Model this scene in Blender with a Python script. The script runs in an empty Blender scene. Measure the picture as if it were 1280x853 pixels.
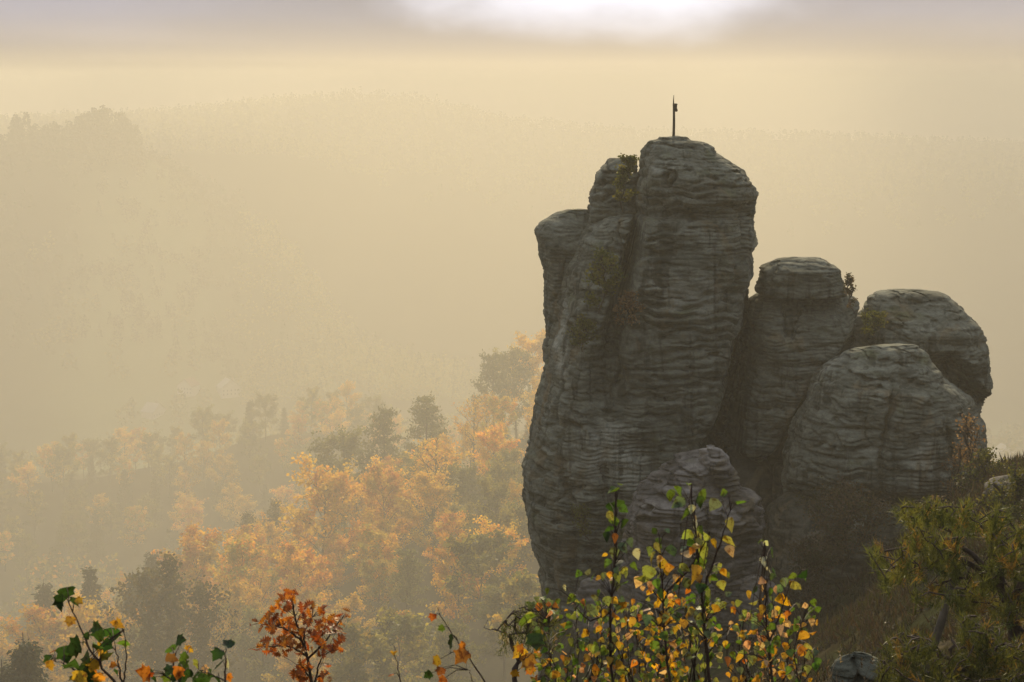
import bpy, math, random
import numpy as np
from mathutils import Vector

scene = bpy.context.scene
COL = scene.collection
R = math.radians

# ------------------------------------------------------------------ camera
K = 36.0 / 60.0 / 1280.0          # metres per photo pixel at one metre
PITCH = R(8.5)
CP, SP = math.cos(PITCH), math.sin(PITCH)
cam_d = bpy.data.cameras.new('camera')
cam_d.lens = 60; cam_d.sensor_width = 36
cam_d.clip_start = 0.1; cam_d.clip_end = 12000
cam_d.dof.use_dof = True; cam_d.dof.focus_distance = 55; cam_d.dof.aperture_fstop = 20
cam = bpy.data.objects.new('camera', cam_d); COL.objects.link(cam)
cam.rotation_euler = (R(90) - PITCH, 0, 0)
scene.camera = cam


def at(px, py, d):
    """world x, z of the sight line through a photo pixel at the northward distance d"""
    xc = (np.asarray(px, float) - 640) * K
    yc = (426.5 - np.asarray(py, float)) * K
    s = d / (CP + yc * SP)
    return xc * s, s * (yc * CP - SP)


def P(px, py, d):
    x, z = at(px, py, d)
    return np.array([float(x), float(d), float(z)])


# ------------------------------------------------------------------ noise
_rs = np.random.RandomState(7)
_perm = np.arange(256); _rs.shuffle(_perm); _perm = np.concatenate([_perm, _perm, _perm])
_g = _rs.normal(size=(256, 3)); _g /= np.linalg.norm(_g, axis=1)[:, None]


def noise(x, y, z):
    x, y, z = np.broadcast_arrays(np.asarray(x, float), np.asarray(y, float), np.asarray(z, float))
    xi, yi, zi = np.floor(x).astype(int), np.floor(y).astype(int), np.floor(z).astype(int)
    xf, yf, zf = x - xi, y - yi, z - zi
    xi &= 255; yi &= 255; zi &= 255
    f = lambda t: t * t * t * (t * (t * 6 - 15) + 10)
    u, v, w = f(xf), f(yf), f(zf)

    def c(i, j, k):
        h = _perm[_perm[_perm[xi + i] + yi + j] + zi + k]
        g = _g[h]
        return g[..., 0] * (xf - i) + g[..., 1] * (yf - j) + g[..., 2] * (zf - k)
    l = lambda a, b, t: a + t * (b - a)
    return 1.6 * l(l(l(c(0, 0, 0), c(1, 0, 0), u), l(c(0, 1, 0), c(1, 1, 0), u), v),
                   l(l(c(0, 0, 1), c(1, 0, 1), u), l(c(0, 1, 1), c(1, 1, 1), u), v), w)


def fbm(x, y, z, o=4, g=.5):
    s, a, f = 0, 1, 1
    for i in range(o):
        s = s + a * noise(x * f + 17 * i, y * f + 5 * i, z * f - 9 * i); a *= g; f *= 2.03
    return s


def sstep(a, b, x):
    t = np.clip((x - a) / (b - a), 0, 1)
    return t * t * (3 - 2 * t)


# ------------------------------------------------------------------ mesh helpers
def mesh(name, V, faces, mats, col=None, smooth=True, mat_idx=None):
    """V (n,3); faces = list of int arrays (m,3) / (m,4)"""
    me = bpy.data.meshes.new(name)
    V = np.asarray(V, np.float32)
    fs = [np.asarray(f, np.int32) for f in faces if len(f)]
    nl = sum(f.size for f in fs); nf = sum(len(f) for f in fs)
    me.vertices.add(len(V)); me.vertices.foreach_set('co', V.ravel())
    me.loops.add(nl); me.loops.foreach_set('vertex_index', np.concatenate([f.ravel() for f in fs]))
    tot = np.concatenate([np.full(len(f), f.shape[1], np.int32) for f in fs])
    start = np.concatenate([[0], np.cumsum(tot)[:-1]]).astype(np.int32)
    me.polygons.add(nf); me.polygons.foreach_set('loop_start', start)
    me.polygons.foreach_set('use_smooth', np.full(nf, smooth))
    if mat_idx is not None:
        me.polygons.foreach_set('material_index', np.asarray(mat_idx, np.int32))
    for m in (mats if isinstance(mats, (list, tuple)) else [mats]):
        me.materials.append(m)
    if col is not None:
        a = me.color_attributes.new('Col', 'FLOAT_COLOR', 'POINT')
        c = np.ones((len(V), 4), np.float32); c[:, :3] = col
        a.data.foreach_set('color', c.ravel())
    me.update(calc_edges=True); me.validate()
    return me


def obj(name, me, parent=None, label=None, cat=None, group=None, kind=None, loc=None):
    o = bpy.data.objects.new(name, me); COL.objects.link(o)
    if parent is not None: o.parent = parent
    if label: o['label'] = label
    if cat: o['category'] = cat
    if group: o['group'] = group
    if kind: o['kind'] = kind
    if loc is not None: o.location = loc
    return o


class MB:
    """collects pieces of geometry into one mesh"""
    def __init__(s): s.v = []; s.f3 = []; s.f4 = []; s.c = []; s.n = 0

    def add(s, V, f3=None, f4=None, col=None):
        V = np.asarray(V, float).reshape(-1, 3)
        if f3 is not None and len(f3): s.f3.append(np.asarray(f3) + s.n)
        if f4 is not None and len(f4): s.f4.append(np.asarray(f4) + s.n)
        s.v.append(V)
        c = np.ones((len(V), 3)) if col is None else np.broadcast_to(np.asarray(col, float), (len(V), 3))
        s.c.append(c); s.n += len(V)

    def tube(s, pts, rad, sides=5, col=None):
        pts = np.asarray(pts, float); n = len(pts)
        rad = np.broadcast_to(np.asarray(rad, float), (n,))
        t = np.gradient(pts, axis=0); t /= np.linalg.norm(t, axis=1)[:, None] + 1e-9
        ref = np.where(np.abs(t[:, 2:3]) > .9, np.array([[1., 0, 0]]), np.array([[0, 0, 1.]]))
        a = np.cross(t, ref); a /= np.linalg.norm(a, axis=1)[:, None] + 1e-9
        b = np.cross(t, a)
        th = np.linspace(0, 2 * np.pi, sides, endpoint=False)
        V = pts[:, None] + rad[:, None, None] * (np.cos(th)[None, :, None] * a[:, None] + np.sin(th)[None, :, None] * b[:, None])
        i = np.arange(n - 1)[:, None] * sides; j = np.arange(sides)[None]; j2 = (j + 1) % sides
        f = np.stack([i + j, i + j2, i + sides + j2, i + sides + j], -1).reshape(-1, 4)
        s.add(V, f4=f, col=col)

    def box(s, x0, x1, y0, y1, z0, z1, col=None):
        V = [(x, y, z) for z in (z0, z1) for y in (y0, y1) for x in (x0, x1)]
        s.add(V, f4=[(0, 2, 3, 1), (4, 5, 7, 6), (0, 1, 5, 4), (2, 6, 7, 3), (0, 4, 6, 2), (1, 3, 7, 5)], col=col)

    def build(s, name, mats, smooth=True):
        fs = []
        if s.f3: fs.append(np.concatenate(s.f3))
        if s.f4: fs.append(np.concatenate(s.f4))
        return mesh(name, np.concatenate(s.v), fs, mats, np.concatenate(s.c), smooth)


def unit(v):
    v = np.asarray(v, float)
    return v / (np.linalg.norm(v, axis=-1, keepdims=True) + 1e-9)


def leaves(mb, C, axis, nrm, size, tmpl, tf, cols):
    """stamp a leaf template (x across, y along axis from 0 to 1, z along normal) at every point of C"""
    C = np.asarray(C, float); n = len(C)
    if n == 0: return
    axis = unit(axis); nrm = unit(nrm - (nrm * axis).sum(-1, keepdims=True) * axis)
    side = np.cross(axis, nrm)
    size = np.broadcast_to(np.asarray(size, float), (n,))
    V = C[:, None] + size[:, None, None] * (tmpl[None, :, 0:1] * side[:, None] + tmpl[None, :, 1:2] * axis[:, None] + tmpl[None, :, 2:3] * nrm[:, None])
    m = len(tmpl)
    F = (np.arange(n) * m)[:, None, None] + np.asarray(tf)[None]
    c = np.repeat(np.broadcast_to(np.asarray(cols, float), (n, 3)), m, axis=0)
    if F.shape[2] == 3: mb.add(V, f3=F.reshape(-1, 3), col=c)
    else: mb.add(V, f4=F.reshape(-1, 4), col=c)


QUAD = np.array([(-.42, 0, .0), (.42, 0.1, .12), (.38, 1, .0), (-.38, .9, .14)]); QUADF = [(0, 1, 2, 3)]
TRI = np.array([(-.5, 0, 0), (.5, 0, 0), (0, 1, 0)]); TRIF = [(0, 1, 2)]


def fan_leaf(half, fold=.18, droop=.12):
    """half = right-hand outline (w, t); a leaf folded along its midrib"""
    half = np.array(half); n = len(half)
    mid = np.stack([np.zeros(n), half[:, 1], -droop * half[:, 1] ** 2], 1)
    rt = np.stack([half[:, 0], half[:, 1], fold * half[:, 0] - droop * half[:, 1] ** 2], 1)
    lf = rt * np.array([-1, 1, 1])
    V = np.concatenate([mid, rt, lf]); F = []
    for i in range(n - 1):
        F.append((i, n + i, n + i + 1, i + 1)); F.append((i, i + 1, 2 * n + i + 1, 2 * n + i))
    return V, F


BIRCH, BIRCHF = fan_leaf([(.01, 0), (.24, .06), (.40, .2), (.42, .33), (.34, .5), (.27, .62), (.2, .72), (.1, .86), (.0, 1.0)])
LOBED, LOBEDF = fan_leaf([(.03, 0), (.34, .02), (.52, .16), (.42, .3), (.47, .45), (.58, .6), (.33, .62), (.24, .74), (.12, .86), (.0, 1.0)], .1, .25)
OAK, OAKF = fan_leaf([(.01, 0), (.06, .14), (.2, .22), (.07, .3), (.3, .44), (.1, .5), (.38, .66), (.13, .7), (.32, .84), (.1, .86), (.12, .97), (.0, 1.0)], .3, .15)


# ------------------------------------------------------------------ materials
def newmat(name):
    m = bpy.data.materials.new(name); m.use_nodes = True
    nt = m.node_tree; nt.nodes.clear()
    return m, nt, nt.nodes, nt.links


def nd(nodes, t, **kw):
    n = nodes.new(t)
    for k, v in kw.items():
        if isinstance(k, str) and hasattr(n, k): setattr(n, k, v)
    return n


def leaf_mat(name, trans=.5, vary=.12, rough=.55, spec=.25, backlit=(1.15, 1.05, .6), spots=False):
    m, nt, N, L = newmat(name)
    out = N.new('ShaderNodeOutputMaterial')
    at_ = N.new('ShaderNodeAttribute'); at_.attribute_name = 'Col'
    oi = N.new('ShaderNodeObjectInfo')
    mr = N.new('ShaderNodeMapRange'); L.new(oi.outputs['Random'], mr.inputs[0])
    mr.inputs[3].default_value = 1 - vary; mr.inputs[4].default_value = 1 + vary
    mul = N.new('ShaderNodeVectorMath'); mul.operation = 'SCALE'
    L.new(at_.outputs['Color'], mul.inputs[0]); L.new(mr.outputs[0], mul.inputs['Scale'])
    if spots:      # brown flecks and uneven fading of autumn leaves
        tc = N.new('ShaderNodeTexCoord')
        for sc, lo, hi, dark in ((55., .52, .66, (.45, .3, .2)), (170., .58, .68, (.35, .22, .14))):
            n = N.new('ShaderNodeTexNoise'); n.inputs['Scale'].default_value = sc; n.inputs['Detail'].default_value = 3
            L.new(tc.outputs['Object'], n.inputs['Vector'])
            r = N.new('ShaderNodeValToRGB'); r.color_ramp.elements[0].position = lo; r.color_ramp.elements[1].position = hi
            r.color_ramp.elements[0].color = (1, 1, 1, 1); r.color_ramp.elements[1].color = (*dark, 1); L.new(n.outputs[0], r.inputs[0])
            m2 = N.new('ShaderNodeVectorMath'); m2.operation = 'MULTIPLY'; L.new(mul.outputs[0], m2.inputs[0]); L.new(r.outputs[0], m2.inputs[1]); mul = m2
    p = N.new('ShaderNodeBsdfPrincipled'); p.inputs['Roughness'].default_value = rough
    p.inputs['Specular IOR Level'].default_value = spec
    L.new(mul.outputs[0], p.inputs['Base Color'])
    t = N.new('ShaderNodeBsdfTranslucent')
    tc = N.new('ShaderNodeVectorMath'); tc.operation = 'MULTIPLY'; tc.inputs[1].default_value = backlit
    L.new(mul.outputs[0], tc.inputs[0]); L.new(tc.outputs[0], t.inputs[0])
    mx = N.new('ShaderNodeMixShader'); mx.inputs[0].default_value = trans
    L.new(p.outputs[0], mx.inputs[1]); L.new(t.outputs[0], mx.inputs[2]); L.new(mx.outputs[0], out.inputs[0])
    return m


def plain_mat(name, col, rough=.8, noise_scale=None, amt=.3, metallic=0, bump=0):
    m, nt, N, L = newmat(name)
    out = N.new('ShaderNodeOutputMaterial'); p = N.new('ShaderNodeBsdfPrincipled')
    p.inputs['Roughness'].default_value = rough; p.inputs['Metallic'].default_value = metallic
    p.inputs['Specular IOR Level'].default_value = .25
    p.inputs['Base Color'].default_value = (*col, 1)
    if noise_scale:
        tc = N.new('ShaderNodeTexCoord'); n = N.new('ShaderNodeTexNoise'); n.inputs['Scale'].default_value = noise_scale
        n.inputs['Detail'].default_value = 5
        L.new(tc.outputs['Object'], n.inputs['Vector'])
        r = N.new('ShaderNodeValToRGB'); L.new(n.outputs[0], r.inputs[0])
        r.color_ramp.elements[0].position = .3; r.color_ramp.elements[1].position = .7
        r.color_ramp.elements[0].color = (*[c * (1 - amt) for c in col], 1)
        r.color_ramp.elements[1].color = (*[min(1, c * (1 + amt)) for c in col], 1)
        L.new(r.outputs[0], p.inputs['Base Color'])
        if bump:
            b = N.new('ShaderNodeBump'); b.inputs['Strength'].default_value = bump
            L.new(n.outputs[0], b.inputs['Height']); L.new(b.outputs[0], p.inputs['Normal'])
    L.new(p.outputs[0], out.inputs[0])
    return m


def rock_mat(name, dark, mid, light, lichen=(.13, .13, .06), seed=0.):
    """weathered sandstone: thin horizontal beds, dark crust patches, pale scars, a little lichen"""
    m, nt, N, L = newmat(name)
    out = N.new('ShaderNodeOutputMaterial'); p = N.new('ShaderNodeBsdfPrincipled')
    p.inputs['Roughness'].default_value = .92; p.inputs['Specular IOR Level'].default_value = .15
    tc = N.new('ShaderNodeTexCoord')

    def nz(scale, xyz, detail=5, rough=.6, dist=0.):
        mp = N.new('ShaderNodeMapping'); mp.inputs['Scale'].default_value = xyz; mp.inputs['Location'].default_value = (seed, seed * 2, seed)
        L.new(tc.outputs['Object'], mp.inputs[0])
        n = N.new('ShaderNodeTexNoise'); n.inputs['Scale'].default_value = scale; n.inputs['Detail'].default_value = detail
        n.inputs['Roughness'].default_value = rough; n.inputs['Distortion'].default_value = dist
        L.new(mp.outputs[0], n.inputs['Vector']); return n.outputs[0]

    def ramp(src, a, b, ca=(0, 0, 0), cb=(1, 1, 1)):
        r = N.new('ShaderNodeValToRGB'); r.color_ramp.elements[0].position = a; r.color_ramp.elements[1].position = b
        r.color_ramp.elements[0].color = (*ca, 1); r.color_ramp.elements[1].color = (*cb, 1)
        L.new(src, r.inputs[0]); return r.outputs[0]

    def mix(f, a, b, mode='MIX'):
        x = N.new('ShaderNodeMix'); x.data_type = 'RGBA'; x.blend_type = mode
        if isinstance(f, float): x.inputs[0].default_value = f
        else: L.new(f, x.inputs[0])
        for i, v in ((6, a), (7, b)):
            if isinstance(v, tuple): x.inputs[i].default_value = (*v, 1)
            else: L.new(v, x.inputs[i])
        return x.outputs[2]
    big = nz(.35, (1, 1, .8), 4, .55, .6)
    beds = nz(1.1, (.7, .7, 2.6), 7, .66, .9)
    fine = nz(9, (1, 1, 1.6), 6, .7)
    streak = nz(.9, (2.2, 2.2, .16), 5, .6, .8)
    c = mix(ramp(beds, .38, .62), dark, mid)
    c = mix(ramp(big, .56, .72), c, light)
    c = mix(ramp(streak, .5, .62, cb=(.85, .85, .85)), c, tuple(v * .5 for v in dark))
    c = mix(ramp(nz(.55, (1, 1, .7), 6, .62, 1.2), .57, .66, cb=(.7, .7, .7)), c, (.16, .125, .07))
    c = mix(ramp(nz(.8, (1, 1, 1.2), 6, .65), .58, .7, cb=(.55, .55, .55)), c, lichen)
    c = mix(ramp(fine, .3, .75, (.62, .62, .62), (1.35, 1.33, 1.28)), c, c, 'MIX')
    g = N.new('ShaderNodeMix'); g.data_type = 'RGBA'; g.blend_type = 'MULTIPLY'; g.inputs[0].default_value = 1.
    L.new(c, g.inputs[6]); L.new(ramp(fine, .28, .78, (.6, .6, .6), (1.3, 1.28, 1.24)), g.inputs[7])
    L.new(g.outputs[2], p.inputs['Base Color'])
    b = N.new('ShaderNodeBump'); b.inputs['Strength'].default_value = .55; b.inputs['Distance'].default_value = .06
    ad = N.new('ShaderNodeMath'); ad.operation = 'ADD'; L.new(fine, ad.inputs[0])
    L.new(nz(3, (.7, .7, 2.2), 8, .68, .5), ad.inputs[1]); L.new(ad.outputs[0], b.inputs['Height'])
    L.new(b.outputs[0], p.inputs['Normal']); L.new(p.outputs[0], out.inputs[0])
    return m
# ------------------------------------------------------------------ sandstone
M_ROCK = rock_mat('sandstone', (.07, .074, .054), (.18, .187, .145), (.31, .315, .255), (.1, .115, .045))
M_ROCK2 = rock_mat('sandstone_pale', (.07, .063, .055), (.15, .137, .12), (.27, .25, .225), seed=4.)
M_ROCK3 = rock_mat('sandstone_shaded', (.042, .04, .03), (.08, .076, .056), (.12, .113, .086), seed=9.)  # sandstone darkened to paint the shade under the domes and in clefts


def strata(x, y, z, seed, amp=1., fine=1., scl=1.):
    """how far the weathered face lies behind its outer skin: pillow-like beds with sharp seams, wavy rills, pits"""
    o = seed * 13.7
    x, y, z = x * scl, y * scl, z * scl
    zz = z + .22 * noise(x * .28 + o, y * .28, z * .2) + .06 * noise(x * 1.1, y * 1.1 + o, z * .8)
    rs = np.random.RandomState(int(seed * 10) + 3)
    edges = np.cumsum(rs.uniform(.24, .85, 140)); edges = edges - 38
    idx = np.clip(np.searchsorted(edges, zz) - 1, 0, len(edges) - 2)
    f = (zz - edges[idx]) / (edges[idx + 1] - edges[idx])
    deep = rs.uniform(.25, 1., 140)[idx]
    m1 = .15 + .85 * sstep(-.2, .4, noise(x * .5 + o, y * .5, z * .5 + 3))
    groove = np.abs(2 * f - 1) ** 6
    d = .2 * deep * groove * m1
    offs = rs.uniform(-.07, .09, 141)
    t = sstep(.0, 1., f)
    d += (offs[idx] * (1 - t) + offs[idx + 1] * t) * .8
    # broken blocks: upright joints that differ from bed to bed, blocks standing proud or fallen back
    u = x * .95 + y * .35 + .25 * noise(x * .6, y * .6, z * .8 + o)
    uu = u / rs.uniform(1.1, 2.6, 140)[idx] + rs.uniform(0, 9, 140)[idx]
    cell = np.floor(uu); fu = np.abs(uu - cell - .5) * 2
    hb = noise(cell * 1.37 + .5, idx * 2.71 + .3, o)
    mb_ = sstep(-.05, .4, noise(x * .3 + 8, y * .3, z * .33 - o))
    d += mb_ * (.16 * hb + .16 * fu ** 14)
    # wavy rills: lips that overhang the hollow below them, short and broken
    m2 = sstep(-.3, .35, noise(x * .33, y * .33 + o, z * .28 - 7))
    warp = .55 * noise(x * .75, y * .75, z * .7) + .3 * noise(x * 1.9 + o, y * 1.9, z * 1.2)
    ph = z * 3.1 + warp * 1.25 + o
    saw = ph - np.floor(ph)
    lip = np.where(saw < .78, (1 - saw / .78) ** 1.4, (saw - .78) / .22)      # 0 = lip, 1 = hollow under it
    br = sstep(-.15, .35, noise(x * 1.35 + o, y * 1.35, np.floor(ph) * 1.7))
    d += .25 * fine * m2 * lip * (.05 + .95 * br)
    ph2 = z * 7.3 + warp * 1.6 - o
    sw2 = ph2 - np.floor(ph2)
    d += .085 * fine * (1.15 - m2) * np.abs(2 * sw2 - 1) ** 1.5 * sstep(-.3, .3, noise(x * 1.3, y * 1.3 + o, np.floor(ph2) * 2.1))
    # broad knobs and upright joints
    d += .16 * noise(x * .95 + o, y * .95, z * 1.25) + .07 * noise(x * 2.0, y * 2.0 + o, z * 2.4)
    jn = noise(x * .55 + .25 * noise(x * .3, y * .3, z * .9), y * .55 + o, z * .09)
    d += .32 * np.clip(1 - np.abs(jn) * 22, 0, 1) * sstep(.0, .35, noise(x * .3 - o, y * .3, z * .25))
    # honeycomb pits
    pit = noise(x * 2.1 + o, y * 2.1, z * 3.6)
    d += .3 * fine * sstep(.22, .62, pit) * sstep(-.15, .35, noise(x * .4 - 5, y * .4, z * .4 + o))
    d += .075 * fbm(x * 1.6, y * 1.6, z * 2.6 + o, 4, .55)
    return d * amp * 1.05 / scl


def outline(rows, d, step):
    rows = np.array([r[:3] for r in rows], float)
    py, L, Rr = rows.T
    # dense along the path so that wide shoulders get their own rows
    z = at(640, py, d)[1]; xl = at(L, py, d)[0]; xr = at(Rr, py, d)[0]
    seg = np.maximum(np.abs(np.diff(z)), np.maximum(np.abs(np.diff(xl)), np.abs(np.diff(xr))) * .8)
    s = np.concatenate([[0], np.cumsum(seg)])
    n = int(s[-1] / step) + 2
    q = np.linspace(0, s[-1], n)
    # gentle smoothing of the polyline outline
    def ip(v):
        a = np.interp(q, s, v); k = 5
        pad = np.concatenate([np.full(k // 2, a[0]), a, np.full(k // 2, a[-1])])
        return np.convolve(pad, np.ones(k) / k, 'valid')
    return ip(z), ip(xl), ip(xr), ip(py)


def rock(name, rows, d, hd, parent=None, seed=1., expo=2.7, rot=0., mat=None, amp=1., fine=1., step=.034, carve=None,
         big=.18, cap=.07, back=0., crest=1.5, scl=1., **kw):
    """a sandstone body: outline rows (photo row, left, right) at distance d, hd = half thickness"""
    z, xl, xr, py = outline(rows, d, step)
    hw = (xr - xl) / 2; cx = (xr + xl) / 2
    wmax = hw.max()
    depth = hd * np.clip(hw / wmax, .0, 1) ** .6
    depth = depth * np.clip(.1 + (z[0] - z) / crest, .1, 1) ** .55
    nf = int(min(420, max(60, wmax * 2.2 / (step * 1.15)))); nb = nf // 3
    th = np.concatenate([np.linspace(np.pi, 2 * np.pi, nf, endpoint=False), np.linspace(0, np.pi, nb, endpoint=False)])
    # the front is sampled evenly in x rather than in angle
    c, s = np.cos(th), np.sin(th)
    u = np.sign(c) * np.abs(c) ** (2 / expo); v = np.sign(s) * np.abs(s) ** (2 / expo)
    if rot:
        cr, sr = math.cos(rot), math.sin(rot)
        u, v = cr * u - sr * v, sr * u + cr * v
        u = 2 * (u - u.min()) / (u.max() - u.min()) - 1
        v = v / np.abs(v).max()
    # outward normal of the section
    du = np.roll(u, -1) - np.roll(u, 1); dv = np.roll(v, -1) - np.roll(v, 1)
    nu, nv = dv, -du
    X = cx[:, None] + hw[:, None] * u[None]; Y = d + back + depth[:, None] * v[None]
    Z = np.repeat(z[:, None], len(th), 1)
    # top cap rings
    nr = max(6, int(hw[0] / .07))
    fr = (1 - np.arange(1, nr + 1) / nr)
    up = cap * hw[0] * .35 * (1 - fr ** 2)
    Xc = cx[0] + hw[0] * u[None] * fr[:, None]; Yc = d + back + depth[0] * v[None] * fr[:, None]
    Zc = np.repeat((z[0] + up)[:, None], len(th), 1) + .05 * noise(Xc * 2, Yc * 2, seed)
    Xa = np.concatenate([Xc[::-1], X]); Ya = np.concatenate([Yc[::-1], Y]); Za = np.concatenate([Zc[::-1], Z])
    nn = np.sqrt((nu / max(wmax, .1)) ** 2 + (nv / max(hd, .1)) ** 2) + 1e-9
    NX = (nu / max(wmax, .1) / nn)[None]; NY = (nv / max(hd, .1) / nn)[None]
    D = strata(Xa, Ya, Za, seed, amp, fine, scl) + big * (noise(Xa * .35 + seed, Ya * .35, Za * .3) + .5 * noise(Xa * .9, Ya * .9 + seed, Za * .8))
    D = D * (1 - .45 * np.abs(NX) ** 2.5)      # the flanks are worn smoother than the face
    D[:nr] *= np.concatenate([fr[::-1]])[:, None] * .6
    X2 = Xa - NX * D; Y2 = Ya - NY * D; Z2 = Za
    if carve is not None:
        zc = Z2; s_ = Ya / 1.0
        pxs = 640 + X2 / K / (d * 1.0) * (CP + 0) if False else None
        # photo coordinates of each vertex as seen on the body's middle plane
        s0 = np.interp(-Z2.ravel(), -z, py).reshape(Z2.shape)
        yc = (426.5 - s0) * K
        px0 = 640 + X2 * (CP + yc * SP) / d / K
        front = sstep(.15, -.25, (Y2 - d - back) / max(hd, .1))
        Y2 = Y2 + carve(px0, s0) * front
    n, m = X2.shape
    V = np.stack([X2, Y2, Z2], -1).reshape(-1, 3)
    i = np.arange(n - 1)[:, None] * m; j = np.arange(m)[None]; j2 = (j + 1) % m
    F = np.stack([i + j, i + m + j, i + m + j2, i + j2], -1).reshape(-1, 4)
    base = (V[-m:].mean(0))
    if parent is None:
        org = np.array([float(cx[-1]), d + back, float(z[-1])])
    else:
        org = np.array(parent.location)
    me = mesh(name, V - org, [F], mat or M_ROCK)
    o = obj(name, me, parent, **kw)
    if parent is None: o.location = org
    return o


def line(py, pts):
    a = np.array(pts, float)
    return np.interp(py, a[:, 0], a[:, 1])


def tower_carve(px, py):
    # the crack between the buttress and the main column, fading downwards
    c = line(py, [(190, 801), (209, 799), (269, 794), (295, 789), (340, 778), (380, 768), (430, 760)])
    w = line(py, [(200, 4), (270, 5), (310, 7), (350, 7), (430, 12), (480, 30)])
    dep = line(py, [(256, 0), (268, 2.6), (340, 3.2), (390, 2.2), (430, 1.3), (480, .5), (540, 0)])
    d = dep * np.exp(-((px - c) / w) ** 2)
    # the buttress lies a little behind the column
    d += .9 * sstep(c + 4, c - 8, px) * line(py, [(260, 0), (275, 1), (340, .8), (450, 0.25), (540, 0)])
    # the right flank turns away from the viewer
    b = line(py, [(170, 960), (230, 950), (242, 941), (290, 930), (340, 923), (390, 912), (430, 901), (460, 893), (495, 889), (535, 862), (575, 850), (640, 850)])
    b = b + 7 * noise(py * .05, 1.3, 2.2) + 4 * noise(py * .16, 4.3, 1.2)
    d += np.clip(px - b, 0, 60) * .13 * line(py, [(200, 0), (300, .6), (430, 1), (540, 1), (600, .3), (680, 0)])
    # overhanging brow of the head
    d += .5 * line(py, [(236, 0), (250, .3), (262, 1), (280, .7), (330, .15), (380, 0)]) * sstep(790, 830, px) * sstep(955, 900, px)
    # undercut foot of the left side
    d += .5 * line(py, [(600, 0), (640, 0.2), (700, .8), (760, 1.5)])
    # a second hairline joint
    c2 = line(py, [(420, 738), (520, 742), (600, 760), (700, 752)]) + 5 * noise(py * .03, 7.7, 0)
    d += .22 * np.exp(-((px - c2) / 7) ** 2) * line(py, [(400, 0), (460, 1), (680, 1), (740, 0)])
    return d


TOWER = [(171, 820, 866), (175, 812, 868), (178, 808, 886), (183, 806, 893), (190, 803, 898), (199, 802, 910), (212, 800, 929), (224, 798, 939),
         (242, 797, 945), (267, 794, 946), (269, 770, 946), (272, 752, 946), (284, 734, 946), (310, 719, 946), (336, 707, 944), (359, 702, 943), (396, 697, 940),
         (430, 689, 937), (470, 679, 932), (510, 667, 922), (548, 661, 912), (590, 653, 905), (640, 655, 902), (687, 664, 900), (716, 672, 900), (754, 676, 900), (870, 672, 905)]
tower = bpy.data.objects.new('sandstone_tower', None); COL.objects.link(tower)
tower.location = P(790, 780, 60)
tower['label'] = 'tallest grey sandstone tower with a thin pole on its summit'
tower['category'] = 'rock tower'
rock('main_column', TOWER, 60, 3.4, tower, 1., 3.0, .12, carve=tower_carve)
rock('upper_shoulder', [(199, 765, 798), (203, 760, 800), (209, 756, 801), (224, 745, 801), (242, 738, 801), (262, 736, 801), (290, 735, 801), (330, 733, 800)],
     60, 1.3, tower, 2., 3.2, .1, back=1.3, big=.08, crest=.8)
rock('side_flake', [(262, 708, 736), (265, 695, 740), (271, 684, 744), (276, 676, 745), (283, 671, 745), (290, 669, 745), (310, 674, 745), (359, 679, 745), (419, 680, 745), (480, 676, 745), (560, 668, 745)],
     61.7, 1.6, tower, 3., 3.0, .3, big=.07, amp=.8)

def pillar_carve(px, py):
    # the slanting cleft against the front dome, and the shaded flank beside the tower
    c = line(py, [(380, 1078), (430, 1056), (460, 1026), (500, 1000), (540, 982), (570, 962)])
    return 2.4 * sstep(c - 22, c + 2, px) * line(py, [(385, 0), (430, .8), (470, 1), (570, 1)]) + .9 * sstep(16, 0, px - line(py, [(370, 944), (460, 921), (540, 908)])) * line(py, [(390, 0), (440, 1)])


def rear_carve(px, py):
    c = line(py, [(430, 1160), (452, 1170), (474, 1188), (491, 1212), (517, 1230), (560, 1236)])
    return 1.6 * sstep(c + 26, c + 2, px) * line(py, [(425, 0), (445, 1), (540, 1), (580, 0)])


rock('sandstone_pillar', [(367, 946, 1060), (370, 940, 1071), (375, 936, 1073), (412, 929, 1073), (461, 921, 1072), (495, 914, 1062), (540, 907, 1046), (556, 906, 1030), (563, 920, 1015), (572, 940, 1000)],
     60.2, 2.3, None, 4., 2.9, .1, big=.12, carve=pillar_carve, label='middle grey rock pillar with a flat top carrying a small cap block', cat='rock pillar')
rock('cap_block', [(322, 980, 1026), (324, 970, 1030), (330, 958, 1040), (336, 951, 1049), (341, 950, 1050), (348, 947, 1053), (356, 945, 1060), (366, 945, 1060), (369, 950, 1056)],
     59.6, 1.3, None, 5., 3.2, .1, big=.1, amp=1., crest=.45, label='small layered sandstone block lying on the flat top of the middle pillar', cat='boulder')
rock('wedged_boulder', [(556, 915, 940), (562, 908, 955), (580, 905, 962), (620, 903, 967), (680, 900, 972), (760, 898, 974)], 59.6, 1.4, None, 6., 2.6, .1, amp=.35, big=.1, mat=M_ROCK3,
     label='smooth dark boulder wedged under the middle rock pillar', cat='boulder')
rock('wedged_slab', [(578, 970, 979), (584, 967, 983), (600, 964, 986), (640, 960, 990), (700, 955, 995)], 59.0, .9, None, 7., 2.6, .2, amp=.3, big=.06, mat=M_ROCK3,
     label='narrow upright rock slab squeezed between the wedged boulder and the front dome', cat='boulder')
rock('cleft_backing', [(394, 938, 1092), (440, 925, 1092), (480, 905, 1085), (560, 890, 1080), (640, 885, 1080), (760, 880, 1090), (860, 876, 1100)], 61.5, 1.6, None, 16., 2.6, 0, amp=.6, big=.2, step=.06, mat=M_ROCK3,  # added backing that closes bright gaps where the cleft lies in shade
     label='added backing rock, coloured dark for the shaded cleft between the tall tower and the middle pillar', cat='rock wall')
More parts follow.
